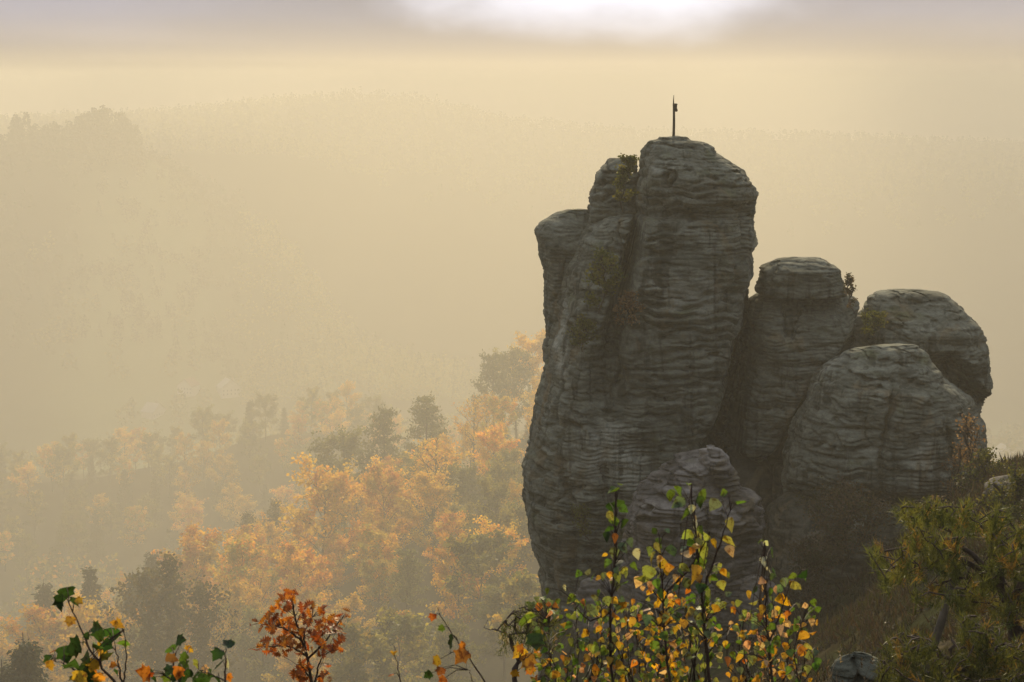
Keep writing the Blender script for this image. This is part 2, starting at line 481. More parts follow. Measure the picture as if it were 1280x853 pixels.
rock('rear_dome', [(363, 1108, 1160), (365, 1098, 1178), (369, 1090, 1185), (379, 1081, 1197), (394, 1076, 1210), (416, 1074, 1225), (450, 1072, 1232), (510, 1070, 1233), (544, 1068, 1231), (577, 1068, 1235), (620, 1068, 1238), (720, 1066, 1242)],
     61.8, 3.2, None, 8., 2.6, .15, big=.2, carve=rear_carve, label='rounded sandstone dome at the right end, standing behind a lower dome', cat='rock dome')


def dome_carve(px, py):
    c1 = line(py, [(440, 1108), (500, 1096), (560, 1080), (610, 1084)]) + 5 * noise(py * .06, 3.1, 0)
    c2 = line(py, [(500, 1160), (560, 1172), (610, 1166)]) + 4 * noise(py * .07, 9.1, 0)
    j = .45 * np.exp(-((px - c1) / 3.5) ** 2) * line(py, [(455, 0), (480, 1), (560, 1), (600, .3)]) + .5 * np.exp(-((px - c2) / 3.5) ** 2) * line(py, [(505, 0), (530, 1), (600, 1)])
    return j + dome_base(px, py)


def dome_base(px, py):
    d = .9 * line(py, [(592, 0), (606, .6), (613, 1), (622, .4), (640, 0)])
    d += .5 * sstep(1180, 1235, px) * line(py, [(470, 0), (520, 1), (600, 1)])
    return d


rock('front_dome', [(431, 1120, 1144), (433, 1085, 1152), (436, 1068, 1157), (441, 1056, 1162), (452, 1040, 1167), (469, 1023, 1181), (474, 1019, 1186), (495, 1009, 1212), (525, 996, 1229), (540, 991, 1232), (560, 985, 1233), (585, 980, 1233), (606, 979, 1230), (630, 985, 1226), (660, 990, 1224)],
     56.8, 2.8, None, 9., 2.4, .05, big=.22, carve=dome_carve, label='lower broad sandstone dome in front with a dark notch along its foot', cat='rock dome')
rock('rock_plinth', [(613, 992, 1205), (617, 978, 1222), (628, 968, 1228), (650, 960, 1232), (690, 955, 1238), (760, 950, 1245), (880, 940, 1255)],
     56.4, 3.4, None, 10., 2.8, 0, big=.3, mat=M_ROCK3, label='rock base coloured dark for its shade, carrying the two right-hand domes', cat='rock base')
outcrop = bpy.data.objects.new('rock_outcrop', None); COL.objects.link(outcrop); outcrop.location = P(865, 800, 51)
outcrop['label'] = 'pale craggy rock outcrop standing in front of the tall tower'; outcrop['category'] = 'rock outcrop'
for sd_, rw, dd_, h_, e_ in [
        (31., [(565, 874, 884), (568, 862, 895), (574, 848, 908), (583, 838, 914), (590, 826, 918), (600, 815, 922), (612, 806, 924), (620, 802, 926), (634, 812, 916)], 51., 1.2, 3.2),
        (37., [(559, 880, 893), (562, 872, 904), (568, 870, 911), (577, 872, 915), (586, 876, 917), (596, 884, 914)], 50.2, .6, 3.0),
        (38., [(609, 900, 930), (613, 880, 942), (620, 868, 949), (634, 862, 954), (652, 862, 957), (690, 866, 954), (760, 870, 950), (850, 868, 950)], 50.6, 1.5, 2.7),
        (29., [(604, 812, 840), (612, 800, 868), (622, 794, 884), (640, 789, 890), (656, 784, 894), (700, 779, 896), (770, 772, 900), (850, 764, 905)], 50.8, 1.6, 2.6),
        (20., [(676, 820, 850), (684, 806, 872), (700, 798, 884), (730, 792, 890), (800, 790, 895)], 49.6, 1.0, 2.6)]:
    rock('block', rw, dd_, h_, outcrop, sd_, e_, .25, crest=.5, mat=M_ROCK2, big=.34, amp=1.3, fine=1.2, step=.028, cap=.12)
rock('scree_boulder', [(722, 738, 752), (726, 728, 762), (736, 722, 770), (752, 719, 778), (790, 716, 784)], 49, .7, None, 12., 2.3, 0, mat=M_ROCK2, amp=.5, big=.1, step=.03,
     label='rounded grey boulder at the foot of the tall tower', cat='boulder')
rock('scree_boulder', [(718, 938, 950), (722, 928, 962), (732, 924, 970), (748, 922, 975), (790, 918, 980)], 49, .6, None, 13., 2.3, 0, mat=M_ROCK2, amp=.4, big=.1, step=.03,
     label='flat pale boulder right of the craggy rock knob', cat='boulder')

# pole on the summit with its small weather figure
def summit_pole():
    d = 60.; b = P(842, 171, d); t = P(841, 119, d)
    e = bpy.data.objects.new('summit_pole', None); COL.objects.link(e); e.location = b
    e['label'] = 'thin dark weathered pole with a small figure on the tower summit'; e['category'] = 'pole'
    m = plain_mat('rusty_iron', (.06, .045, .025), .7, 14, .5)
    h = t[2] - b[2]; mb = MB()
    zs = np.linspace(-.25, h * .80, 14)
    xs = np.array([(.035 if False else 0.0) + .018 * math.sin(z * 2.1) - .02 * z for z in zs])
    mb.tube(np.stack([xs, 0 * zs, zs], 1), np.linspace(.052, .038, 14), 8)
    obj('pole', mb.build('pole', m), e)
    x0 = float(xs[-1]); mb = MB()
    mb.tube([(x0, 0, h * .7), (x0 - .01, 0, h * .86), (x0, 0, h)], [.03, .022, .008], 6)
    obj('tip', mb.build('tip', m), e)
    # small figure cut from sheet metal, bent a little
    mb = MB()
    pts = [(.0, .60), (.10, .60), (.125, .63), (.115, .66), (.085, .68), (.10, .70), (.10, .745), (.08, .755), (.11, .77), (.115, .79), (.06, .80), (.0, .78)]
    pts = [(x * 1.15, z) for x, z in pts]
    F = np.array([(x0 + x, -.02, z * h) for x, z in pts]); B = F + np.array([0, .04, 0]); n = len(F)
    mb.add(np.concatenate([F, B, [F.mean(0)], [B.mean(0)]]), f3=[(2 * n, i, (i + 1) % n) for i in range(n)] + [(2 * n + 1, n + (i + 1) % n, n + i) for i in range(n)],
           f4=[(i, n + i, n + (i + 1) % n, (i + 1) % n) for i in range(n)])
    obj('weather_figure', mb.build('weather_figure', m, False), e)


summit_pole()
mb = MB(); b = P(780, 200, 60.); tpt = P(780, 195.5, 60.)
mb.tube([(0, 0, -.15), (0.004, 0, .05), (0, 0, tpt[2] - b[2])], [.022, .02, .016], 8)
mb.tube([(0, 0, tpt[2] - b[2] - .02), (0, 0, tpt[2] - b[2])], [.03, .03], 8)
obj('summit_book_post', mb.build('post', plain_mat('dull_iron', (.05, .04, .03), .7, 12, .4)), None,
    'short dark iron peg on the top of the tower shoulder', 'peg', loc=b)
# ------------------------------------------------------------------ terrain
TPX = np.array([-2200, -1200, 0, 90, 190, 345, 450, 520, 650, 800, 1000, 1280, 2000, 3200.])
TAB = {
    110: [1400, 1400, 1400, 1390, 1370, 1300, 1250, 1200, 1120, 1050, 1000, 960, 900, 880],
    150: [1120, 1120, 1110, 1100, 1090, 1040, 980, 940, 890, 860, 830, 800, 780, 780],
    200: [1000, 1000, 960, 940, 910, 860, 825, 800, 750, 720, 720, 735, 700, 700],
    250: [930, 930, 890, 865, 830, 770, 720, 690, 640, 620, 640, 690, 650, 650],
    290: [900, 900, 850, 825, 785, 725, 665, 630, 560, 560, 590, 660, 620, 620],
    340: [880, 880, 830, 810, 785, 745, 700, 655, 548, 530, 570, 650, 600, 600],
    400: [800, 800, 765, 755, 745, 725, 705, 690, 640, 610, 600, 630, 580, 580],
    450: [720, 720, 690, 683, 672, 645, 635, 630, 620, 600, 590, 610, 560, 560],
    500: [630, 630, 612, 604, 584, 543, 538, 570, 590, 580, 580, 600, 550, 550],
    560: [620, 620, 602, 600, 598, 585, 580, 585, 590, 575, 570, 590, 540, 540],
    650: [590, 590, 578, 575, 570, 550, 548, 550, 555, 560, 560, 575, 530, 530],
    690: [480, 480, 510, 515, 520, 512, 500, 505, 540, 550, 550, 568, 525, 525],
    735: [330, 330, 345, 350, 380, 468, 462, 472, 510, 540, 545, 560, 520, 520],
    770: [205, 205, 182, 172, 198, 330, 462, 474, 505, 530, 540, 550, 510, 510],
    810: [212, 212, 196, 190, 210, 290, 430, 455, 480, 490, 500, 500, 470, 470],
    870: [208, 208, 192, 186, 205, 255, 380, 430, 440, 440, 440, 440, 430, 430],
    910: [205, 205, 192, 188, 193, 194, 230, 280, 300, 320, 330, 300, 300, 300],
    960: [205, 205, 192, 188, 190, 192, 205, 220, 250, 260, 260, 232, 230, 230],
    1250: [165, 165, 155, 152, 148, 132, 124, 128, 158, 172, 176, 190, 180, 180],
    1400: [172, 172, 165, 165, 160, 150, 145, 148, 165, 175, 178, 186, 180, 180],
    1850: [172, 172, 170, 170, 168, 164, 162, 164, 170, 174, 176, 178, 176, 176],
    3000: [178] * 14,
}
FS = 1.8                         # the valley is this much larger than the distances written below
TD0 = np.array(sorted(TAB)); TD = TD0 * np.where(TD0 < 120, 1., FS)
TZ = np.array([[float(at(0, p, dw)[1]) for p in TAB[d]] for d, dw in zip(TD0, TD)])
# near control points (px, py, d); heights are interpolated between them
NEAR = [(640, None, 0, -1.75), (-400, None, 2, -1.75), (1700, None, 2, -1.7), (640, None, 4, -1.8), (100, None, 5, -2.15), (1200, None, 5, -2.15), (400, None, 6.5, -2.9), (100, None, 6.5, -2.9), (1000, None, 6.5, -2.7),
        (800, None, 7.5, -3.15), (100, None, 9, -5.5), (400, None, 10, -6.0), (640, None, 10, -5.2), (900, None, 10, -4.3), (1050, None, 10.5, -4.1), (1280, None, 10, -4.1), (1700, None, 10, -3.6),
        (1050, None, 14, -5.6), (1280, None, 14, -5.1), (1800, None, 14, -3.6), (800, None, 14, -7.5), (500, None, 15, -14), (0, None, 15, -16),
        (1290, 800, 20), (1150, 870, 20), (900, 1150, 20), (1700, 650, 20), (500, 1400, 22), (0, 1500, 24),
        (1290, 700, 32), (1180, 770, 32), (1000, 900, 32), (1800, 560, 34), (700, 1050, 34), (300, 1300, 36),
        (1265, 602, 45), (1300, 600, 45), (1340, 598, 46), (1230, 618, 44), (1280, 650, 38), (1235, 600, 49), (1180, 650, 47), (1110, 735, 47), (1000, 800, 46), (1700, 520, 46), (850, 840, 46), (700, 900, 46),
        (1290, 583, 54), (1240, 590, 56), (1100, 700, 56), (950, 760, 56), (800, 780, 57), (690, 800, 58), (640, 930, 58), (600, 1080, 58), (660, 880, 60), (620, 1000, 40), (640, 1060, 30), (560, 1150, 60), (400, 1300, 60), (0, 1400, 60), (1700, 540, 58),
        (1290, 640, 66), (1240, 640, 66), (1000, 760, 68), (800, 800, 68), (680, 850, 66), (1800, 600, 70),
        (0, 1450, 90), (400, 1350, 90), (600, 1150, 90), (800, 1000, 90), (1000, 900, 90), (1280, 860, 90), (2000, 800, 90), (-1500, 1500, 60), (-1500, 1450, 100), (3000, 700, 60)]
nx, ny, nz_ = [], [], []
for t in NEAR:
    px, py, d = t[:3]
    if py is None: x, z = (px - 640) * K * max(d, 1.), t[3]
    else: x, z = at(px, py, d)
    nx.append(float(x)); ny.append(float(d)); nz_.append(float(z))
for x, d, z in [(sx * q, d, -1.85 - .02 * q) for sx in (-1, 1) for q in (1.5, 3.5, 6., 9.) for d in (-3.5, -1., 1.5, 4.)] + [(-9, 9, -7.), (9, 9, -3.8), (13, 14, -4.2), (-5, 7, -3.4), (5.5, 7, -2.9)]:
    nx.append(x); ny.append(d); nz_.append(z)
NXY = np.array([nx, ny]).T; NZ = np.array(nz_)


def catmull(tab, xs, q):
    """smooth (monotone-ish) interpolation of rows of tab along axis 0 at q"""
    i = np.clip(np.searchsorted(xs, q) - 1, 0, len(xs) - 2)
    t = (q - xs[i]) / (xs[i + 1] - xs[i])
    t = np.clip(t, 0, 1)
    return i, t


def z_far(px, d):
    j, u = catmull(None, TPX, np.clip(px, TPX[0], TPX[-1]))
    u = .5 * u + .5 * u * u * (3 - 2 * u)
    i, t = catmull(None, TD, np.clip(d, TD[0], TD[-1]))
    t = .5 * t + .5 * t * t * (3 - 2 * t)
    a = TZ[i, j] * (1 - u) + TZ[i, j + 1] * u
    b = TZ[i + 1, j] * (1 - u) + TZ[i + 1, j + 1] * u
    return a * (1 - t) + b * t


def _nq(x, d):
    return np.stack([np.asarray(x, float) / (np.asarray(d, float) + 6.) * 1.6, np.log(np.asarray(d, float) + 6.)], -1)


_NC = _nq(NXY[:, 0], NXY[:, 1])
_kern = lambda r2: np.sqrt(r2 + .004)
_nA = _kern(((_NC[:, None] - _NC[None]) ** 2).sum(-1)) - .002 * np.eye(len(_NC))
_nB = np.concatenate([_nq(NXY[:, 0], NXY[:, 1]), np.ones((len(_NC), 1))], 1)
_sol = np.linalg.solve(np.block([[_nA, _nB], [_nB.T, np.zeros((3, 3))]]), np.concatenate([NZ, np.zeros(3)]))


def z_near(x, d):
    """smooth surface through the near control points"""
    q = _nq(np.clip(x, -1.1 * (np.asarray(d) + 6), 1.3 * (np.asarray(d) + 6)), d)
    k = _kern(((q[..., None, :] - _NC) ** 2).sum(-1))
    return k @ _sol[:len(NZ)] + q @ _sol[-3:-1] + _sol[-1]


def ground_z(x, d):
    x = np.asarray(x, float); d = np.asarray(d, float)
    px = 640 + x / K / np.maximum(d, 20.) * CP
    f = sstep(85, 130, d)
    z = (1 - f) * z_near(x, np.maximum(d, 0)) + f * z_far(px, np.maximum(d, 110.))
    bk = np.clip(-d - 5, 0, 400)
    z = z + 9 * sstep(0, 50, bk)
    z = z + np.clip(d - 12, 0, 60) / 60 * .5 * noise(x * .11, d * .11, .5) + .05 * noise(x * 1.3, d * 1.3, 2.) * np.clip(d / 6, 0, 1)
    return z


def ground():
    dd = np.concatenate([np.linspace(-4, 4, 24), np.geomspace(4.3, 70, 170), np.geomspace(71, 5200, 190)])
    pp = np.concatenate([np.linspace(-2200, -150, 30), np.linspace(-130, 1420, 240), np.linspace(1450, 3200, 30)])
    Dg, Pg = np.meshgrid(dd, pp, indexing='ij')
    Xg = (Pg - 640) * K * (Dg + 6.5)
    Zg = ground_z(Xg, Dg)
    # unseen cliff top behind the viewer, raised to block sky light; same sheet
    db = np.linspace(-150, -4.4, 40); xb = np.interp(np.arange(len(pp)), [0, len(pp) - 1], [-260, 300])
    w_ = sstep(-40, -4, db)[:, None]
    Xb = Xg[0][None] * w_ + xb[None] * (1 - w_)
    Db = np.repeat(db[:, None], len(pp), 1)
    Xg = np.concatenate([Xb, Xg]); Dg = np.concatenate([Db, Dg]); Zg = np.concatenate([ground_z(Xb, Db), Zg])
    n, m = Dg.shape
    V = np.stack([Xg, Dg, Zg], -1).reshape(-1, 3)
    i = np.arange(n - 1)[:, None] * m; j = np.arange(m - 1)[None]
    F = np.stack([i + j, i + j + 1, i + m + j + 1, i + m + j], -1).reshape(-1, 4)
    # what grows there: brown heath nearby, leaf litter under the woods, pale meadow in the valley beyond the second ridge
    px = 640 + Xg / K / np.maximum(Dg, 20)
    c = np.zeros((n, m, 3)); c[:] = (.04, .035, .02)
    heath = np.array((.045, .036, .019)); moss = np.array((.032, .034, .015))
    t = sstep(-.2, .3, noise(Xg * .35, Dg * .35, 3.))[..., None]
    near = sstep(90, 60, Dg)[..., None]
    c = c * (1 - near) + near * (heath * t + moss * (1 - t))
    sc = (sstep(.25, .45, noise(Xg * .4 + 9, Dg * .4, 1.)) * near[..., 0] * sstep(10, 20, Dg))[..., None]
    c = c * (1 - .6 * sc) + .6 * sc * np.array((.11, .09, .06))
    far = sstep(560, 600, Dg / FS) * sstep(800, 770, Dg / FS)
    mead = (far * sstep(-.25, .15, noise(Xg * .006, Dg * .006, 8.)))[..., None]
    c = c * (1 - mead) + mead * np.array((.16, .18, .08))
    m, nt, N, L = newmat('heath_and_forest_floor')
    out = N.new('ShaderNodeOutputMaterial'); p = N.new('ShaderNodeBsdfPrincipled'); p.inputs['Roughness'].default_value = .95
    p.inputs['Specular IOR Level'].default_value = 0.
    a = N.new('ShaderNodeAttribute'); a.attribute_name = 'Col'
    tc = N.new('ShaderNodeTexCoord'); nz = N.new('ShaderNodeTexNoise'); nz.inputs['Scale'].default_value = 3.; nz.inputs['Detail'].default_value = 8
    nz.inputs['Roughness'].default_value = .7
    L.new(tc.outputs['Object'], nz.inputs['Vector'])
    mr = N.new('ShaderNodeMapRange'); mr.inputs[1].default_value = .3; mr.inputs[2].default_value = .7; mr.inputs[3].default_value = .45; mr.inputs[4].default_value = 1.5
    L.new(nz.outputs[0], mr.inputs[0])
    s = N.new('ShaderNodeVectorMath'); s.operation = 'SCALE'; L.new(a.outputs['Color'], s.inputs[0]); L.new(mr.outputs[0], s.inputs['Scale'])
    L.new(s.outputs[0], p.inputs['Base Color'])
    b = N.new('ShaderNodeBump'); b.inputs['Strength'].default_value = .7; b.inputs['Distance'].default_value = .1
    L.new(nz.outputs[0], b.inputs['Height']); L.new(b.outputs[0], p.inputs['Normal'])
    L.new(p.outputs[0], out.inputs[0])
    obj('ground', mesh('ground', V, [F], m, c.reshape(-1, 3)), kind='structure')


ground()
# ------------------------------------------------------------------ trees
M_LEAF = leaf_mat('autumn_foliage', .58, .2)
M_NEEDLE = leaf_mat('needles', .38, .15, .6)
M_BARK = plain_mat('bark', (.06, .045, .032), .9, 3., .4)
M_BIRCHBARK = plain_mat('grey_bark', (.12, .105, .085), .9, 3., .4)
ORANGE = np.array([(.62, .29, .025), (.62, .37, .03), (.5, .19, .02), (.56, .38, .04)])
YELLOW = np.array([(.46, .33, .05), (.34, .29, .05), (.52, .33, .04), (.26, .23, .045)])
GREEN = np.array([(.12, .13, .04), (.16, .16, .05), (.09, .1, .03), (.2, .17, .05)])
DUSK = np.array([(.06, .06, .026), (.08, .07, .03), (.05, .05, .022), (.11, .08, .03)])
CONIF = np.array([(.035, .05, .02), (.05, .06, .025), (.028, .04, .018), (.06, .06, .025)])


def pick(rng, pal, n, jit=.15):
    c = pal[rng.randint(0, len(pal), n)]
    return c * (1 + jit * rng.normal(size=(n, 1)))


def broad(seed, H=12., Rr=4.5, base=.22, n1=15, n2=6, cn=64, cr=.75, leaf=.26, pal=ORANGE, bark=None, bare_top=0., up=.75, thick=.2, lean=0.):
    """trunk, limbs and sprays of leaves; returns (wood mesh, crown mesh)"""
    rng = np.random.RandomState(seed)
    w = MB(); lf = MB()
    n = 9; zs = np.linspace(0, H * .93, n)
    tx = np.cumsum(rng.normal(0, .10, n)) + lean * zs; ty = np.cumsum(rng.normal(0, .10, n)); tx -= tx[0]; ty -= ty[0]
    T = np.stack([tx, ty, zs], 1)
    w.tube(T, np.linspace(thick, .03, n), 6)
    az = rng.uniform(0, 6.28)
    for k in range(n1):
        f = base + (.97 - base) * (k + rng.uniform(0, .8)) / n1
        p0 = np.array([np.interp(f * H, zs, T[:, i]) for i in range(3)])
        az += 2.4 + rng.normal(0, .3)
        env = math.sin(math.pi * min(1, (f - base * .6) / (1.08 - base * .6)) ** .85)
        ln = Rr * (.35 + .8 * env) * rng.uniform(.75, 1.15)
        elev = up * rng.uniform(.5, 1.1) + .5 * f
        dr = np.array([math.cos(az) * math.cos(elev), math.sin(az) * math.cos(elev), math.sin(elev)])
        q = np.linspace(0, 1, 5)[:, None]
        bow = np.array([0, 0, -.18 * ln]) * q ** 2
        B = p0 + dr * ln * q + bow + rng.normal(0, .04 * ln, (5, 3)) * q
        w.tube(B, np.linspace(thick * .42 * (1 - .6 * f), .018, 5), 4)
        for j in range(n2):
            g = .3 + .7 * (j + rng.uniform(0, 1)) / n2
            p1 = np.array([np.interp(g * 4, range(5), B[:, i]) for i in range(3)])
            d2 = unit(dr * .9 + rng.normal(0, .6, 3) + np.array([0, 0, .25]))
            l2 = ln * rng.uniform(.22, .45) * (1.15 - .4 * g)
            S = p1 + d2 * l2 * np.linspace(0, 1, 3)[:, None] + np.array([0, 0, -.08 * l2]) * np.linspace(0, 1, 3)[:, None] ** 2
            w.tube(S, [.03, .02, .008], 3)
            if rng.rand() < bare_top * sstep(.45, .9, f): continue
            m = int(cn * rng.uniform(.5, 1.4))
            t = rng.uniform(.1, 1.15, m)[:, None]
            C = p1 + d2 * l2 * t + rng.normal(0, cr * .42, (m, 3)) * np.array([1, 1, .7])
            c = pal[rng.randint(len(pal))] * (1 + .08 * rng.normal(size=(m, 1))) * rng.uniform(.85, 1.15)
            leaves(lf, C, rng.normal(0, 1, (m, 3)) + [0, 0, -.3], rng.normal(0, 1, (m, 3)) + [0, 0, .8], leaf * rng.uniform(.6, 1.25, m), QUAD, QUADF, c)
    return w.build('trunk', bark or M_BARK), lf.build('crown', M_LEAF, False), H


def spruce(seed, H=13., Rr=2.8, pal=CONIF, nw=19, leaf=.42, dens=1.):
    rng = np.random.RandomState(seed); w = MB(); lf = MB()
    w.tube([(0, 0, 0), (.05, 0, H * .5), (0, .05, H)], [.2, .11, .015], 6)
    for k in range(nw):
        f = .08 + .9 * (k / nw) ** .95
        ln0 = Rr * (1 - f) ** .8 + .12
        for a in np.arange(rng.uniform(0, 1), 6.28, 6.28 / rng.randint(6, 9)):
            a += rng.normal(0, .2); ln = ln0 * rng.uniform(.65, 1.2)
            q = np.linspace(0, 1, 4)[:, None]
            B = np.array([0, 0, f * H + rng.normal(0, .12)]) + np.array([math.cos(a), math.sin(a), .1]) * ln * q + np.array([0, 0, -.35 * ln]) * q + np.array([0, 0, .25 * ln]) * q ** 3
            w.tube(B, [.03, .022, .014, .006], 3)
            m = int((10 + 16 * ln) * dens); t = rng.uniform(.12, 1.05, m)
            C = np.stack([np.interp(t * 3, range(4), B[:, i]) for i in range(3)], 1) + rng.normal(0, .1, (m, 3))
            ax = np.array([math.cos(a), math.sin(a), -.5]) + rng.normal(0, .6, (m, 3))
            leaves(lf, C, ax, rng.normal(0, .5, (m, 3)) + [0, 0, 1], leaf * rng.uniform(.6, 1.2, m), QUAD * np.array([.5, 1, 1]), QUADF, pick(rng, pal, m))
    return w.build('trunk', M_BARK), lf.build('crown', M_NEEDLE, False), H


def pine(seed, H=14., Rr=3.2, pal=GREEN * .95, n1=22):
    rng = np.random.RandomState(seed); w = MB(); lf = MB()
    T = np.array([(0, 0, 0), (.1, .1, H * .4), (-.1, .1, H * .75), (0, 0, H * .98)])
    w.tube(T, [.22, .15, .09, .02], 6); a = 0
    for k in range(n1):
        f = .38 + .6 * (k + rng.rand()) / n1; a += 2.3 + rng.normal(0, .35)
        ln = Rr * (1.15 - f) ** .65 * rng.uniform(.7, 1.3)
        dr = np.array([math.cos(a), math.sin(a), .35 + .3 * rng.rand()]); q = np.linspace(0, 1, 4)[:, None]
        B = np.array([0, 0, f * H]) + dr * ln * q + np.array([0, 0, -.12 * ln]) * q ** 2
        w.tube(B, [.06, .04, .03, .012], 4)
        for j in range(6):
            g = .3 + .7 * (j + rng.rand()) / 6
            c0 = np.array([np.interp(g * 3, range(4), B[:, i]) for i in range(3)]) + rng.normal(0, .28, 3) * [1, 1, .4]
            m = int(26 * rng.uniform(.6, 1.4))
            leaves(lf, c0 + rng.normal(0, .36, (m, 3)) * [1, 1, .55], rng.normal(0, 1, (m, 3)) + [0, 0, .8], rng.normal(0, 1, (m, 3)), .36 * rng.uniform(.6, 1.2, m), QUAD * np.array([.55, 1, 1]), QUADF, pick(rng, pal, m))
    return w.build('trunk', M_BARK), lf.build('crown', M_NEEDLE, False), H


PROTO = {
    'orange': [broad(11), broad(12, 11, 5, pal=ORANGE[[0, 1, 3]]), broad(13, 13, 4.2, n1=17)],
    'gold': [broad(21, pal=np.concatenate([YELLOW, ORANGE[:2]])), broad(22, 12, 5, pal=np.concatenate([YELLOW[[0, 2]], ORANGE[1:2]]))],
    'green': [broad(31, pal=GREEN, cn=66), broad(32, 12, 4.8, pal=np.concatenate([GREEN, YELLOW[1:2]]))],
    'thin': [broad(41, 13, 4.2, n1=18, n2=8, cn=13, pal=ORANGE, up=1.1, bare_top=.5, thick=.2), broad(42, 14, 5.4, n1=20, n2=9, cn=15, pal=ORANGE[[0, 1, 3]], up=1.0, bare_top=.6, thick=.26)],
    'twiggy': [broad(51, 12, 3.6, n1=22, n2=11, cn=16, cr=.6, leaf=.22, pal=DUSK, up=1.1, thick=.16, bark=M_BIRCHBARK, bare_top=.25), broad(52, 12, 3.2, n1=22, n2=10, cn=14, cr=.6, leaf=.22, pal=DUSK, up=1.15, thick=.16, bark=M_BIRCHBARK, bare_top=.35)],
    'spruce': [spruce(61), spruce(62, 13, 2.5)],
    'fir': [spruce(63, 13, 2.5, CONIF, 40, .17, 2.6), spruce(64, 13, 2.2, CONIF, 38, .17, 2.6)],
    'pine': [pine(71), pine(72, 14, 3.6)],
    'shrub': [broad(81, 5, 2.8, base=.05, n1=13, n2=6, cn=44, cr=.5, leaf=.24, pal=np.concatenate([YELLOW * .8, GREEN]), thick=.09), broad(82, 5, 3.2, base=.05, n1=13, n2=7, cn=46, cr=.5, leaf=.24, pal=np.concatenate([GREEN, YELLOW[1:2]]), thick=.09)],
}
NAME = {'orange': 'autumn_tree', 'gold': 'autumn_tree', 'green': 'leafy_tree', 'thin': 'half_bare_tree', 'twiggy': 'twiggy_tree', 'spruce': 'spruce_tree', 'fir': 'spruce_tree', 'pine': 'pine_tree', 'shrub': 'shrub'}
ZONE = {
    'orange': 'orange autumn tree among the massed woods on the near hazy slope', 'gold': 'yellow autumn tree among the massed woods on the near hazy slope',
    'green': 'dull green leafy tree among the autumn woods on the near slope', 'thin': 'half bare orange tree with visible limbs on the near slope',
    'twiggy': 'grey twiggy nearly leafless tree among the woods on the near slope', 'spruce': 'dark spruce rising among orange trees on the near slope',
    'pine': 'tall pine rising among orange trees on the near slope', 'shrub': 'yellowish green bushy shrub low on the near slope'}
RIDGE = {
    'orange': 'hazy orange-brown tree on the second ridge beyond the near slope', 'gold': 'hazy yellow tree on the second ridge beyond the near slope',
    'green': 'hazy dull green round tree on the second ridge beyond the near slope', 'spruce': 'hazy spruce on the second ridge beyond the near slope'}
rt = np.random.RandomState(5)


def tree(kind, x, d, H, label, group=None, v=None, parts=True):
    pr = PROTO[kind][rt.randint(len(PROTO[kind])) if v is None else v]
    s = H / pr[2]; z = float(ground_z(x, d)) - .15
    e = bpy.data.objects.new(NAME[kind], None); COL.objects.link(e)
    e.location = (x, d, z); e.scale = (s * rt.uniform(.9, 1.15), s * rt.uniform(.9, 1.15), s); e.rotation_euler = (0, 0, rt.uniform(0, 6.28))
    e['label'] = label; e['category'] = 'shrub' if kind == 'shrub' else 'tree'
    if group: e['group'] = group
    obj('trunk' if kind != 'shrub' else 'branches', pr[0], e); obj('crown', pr[1], e)
    return e


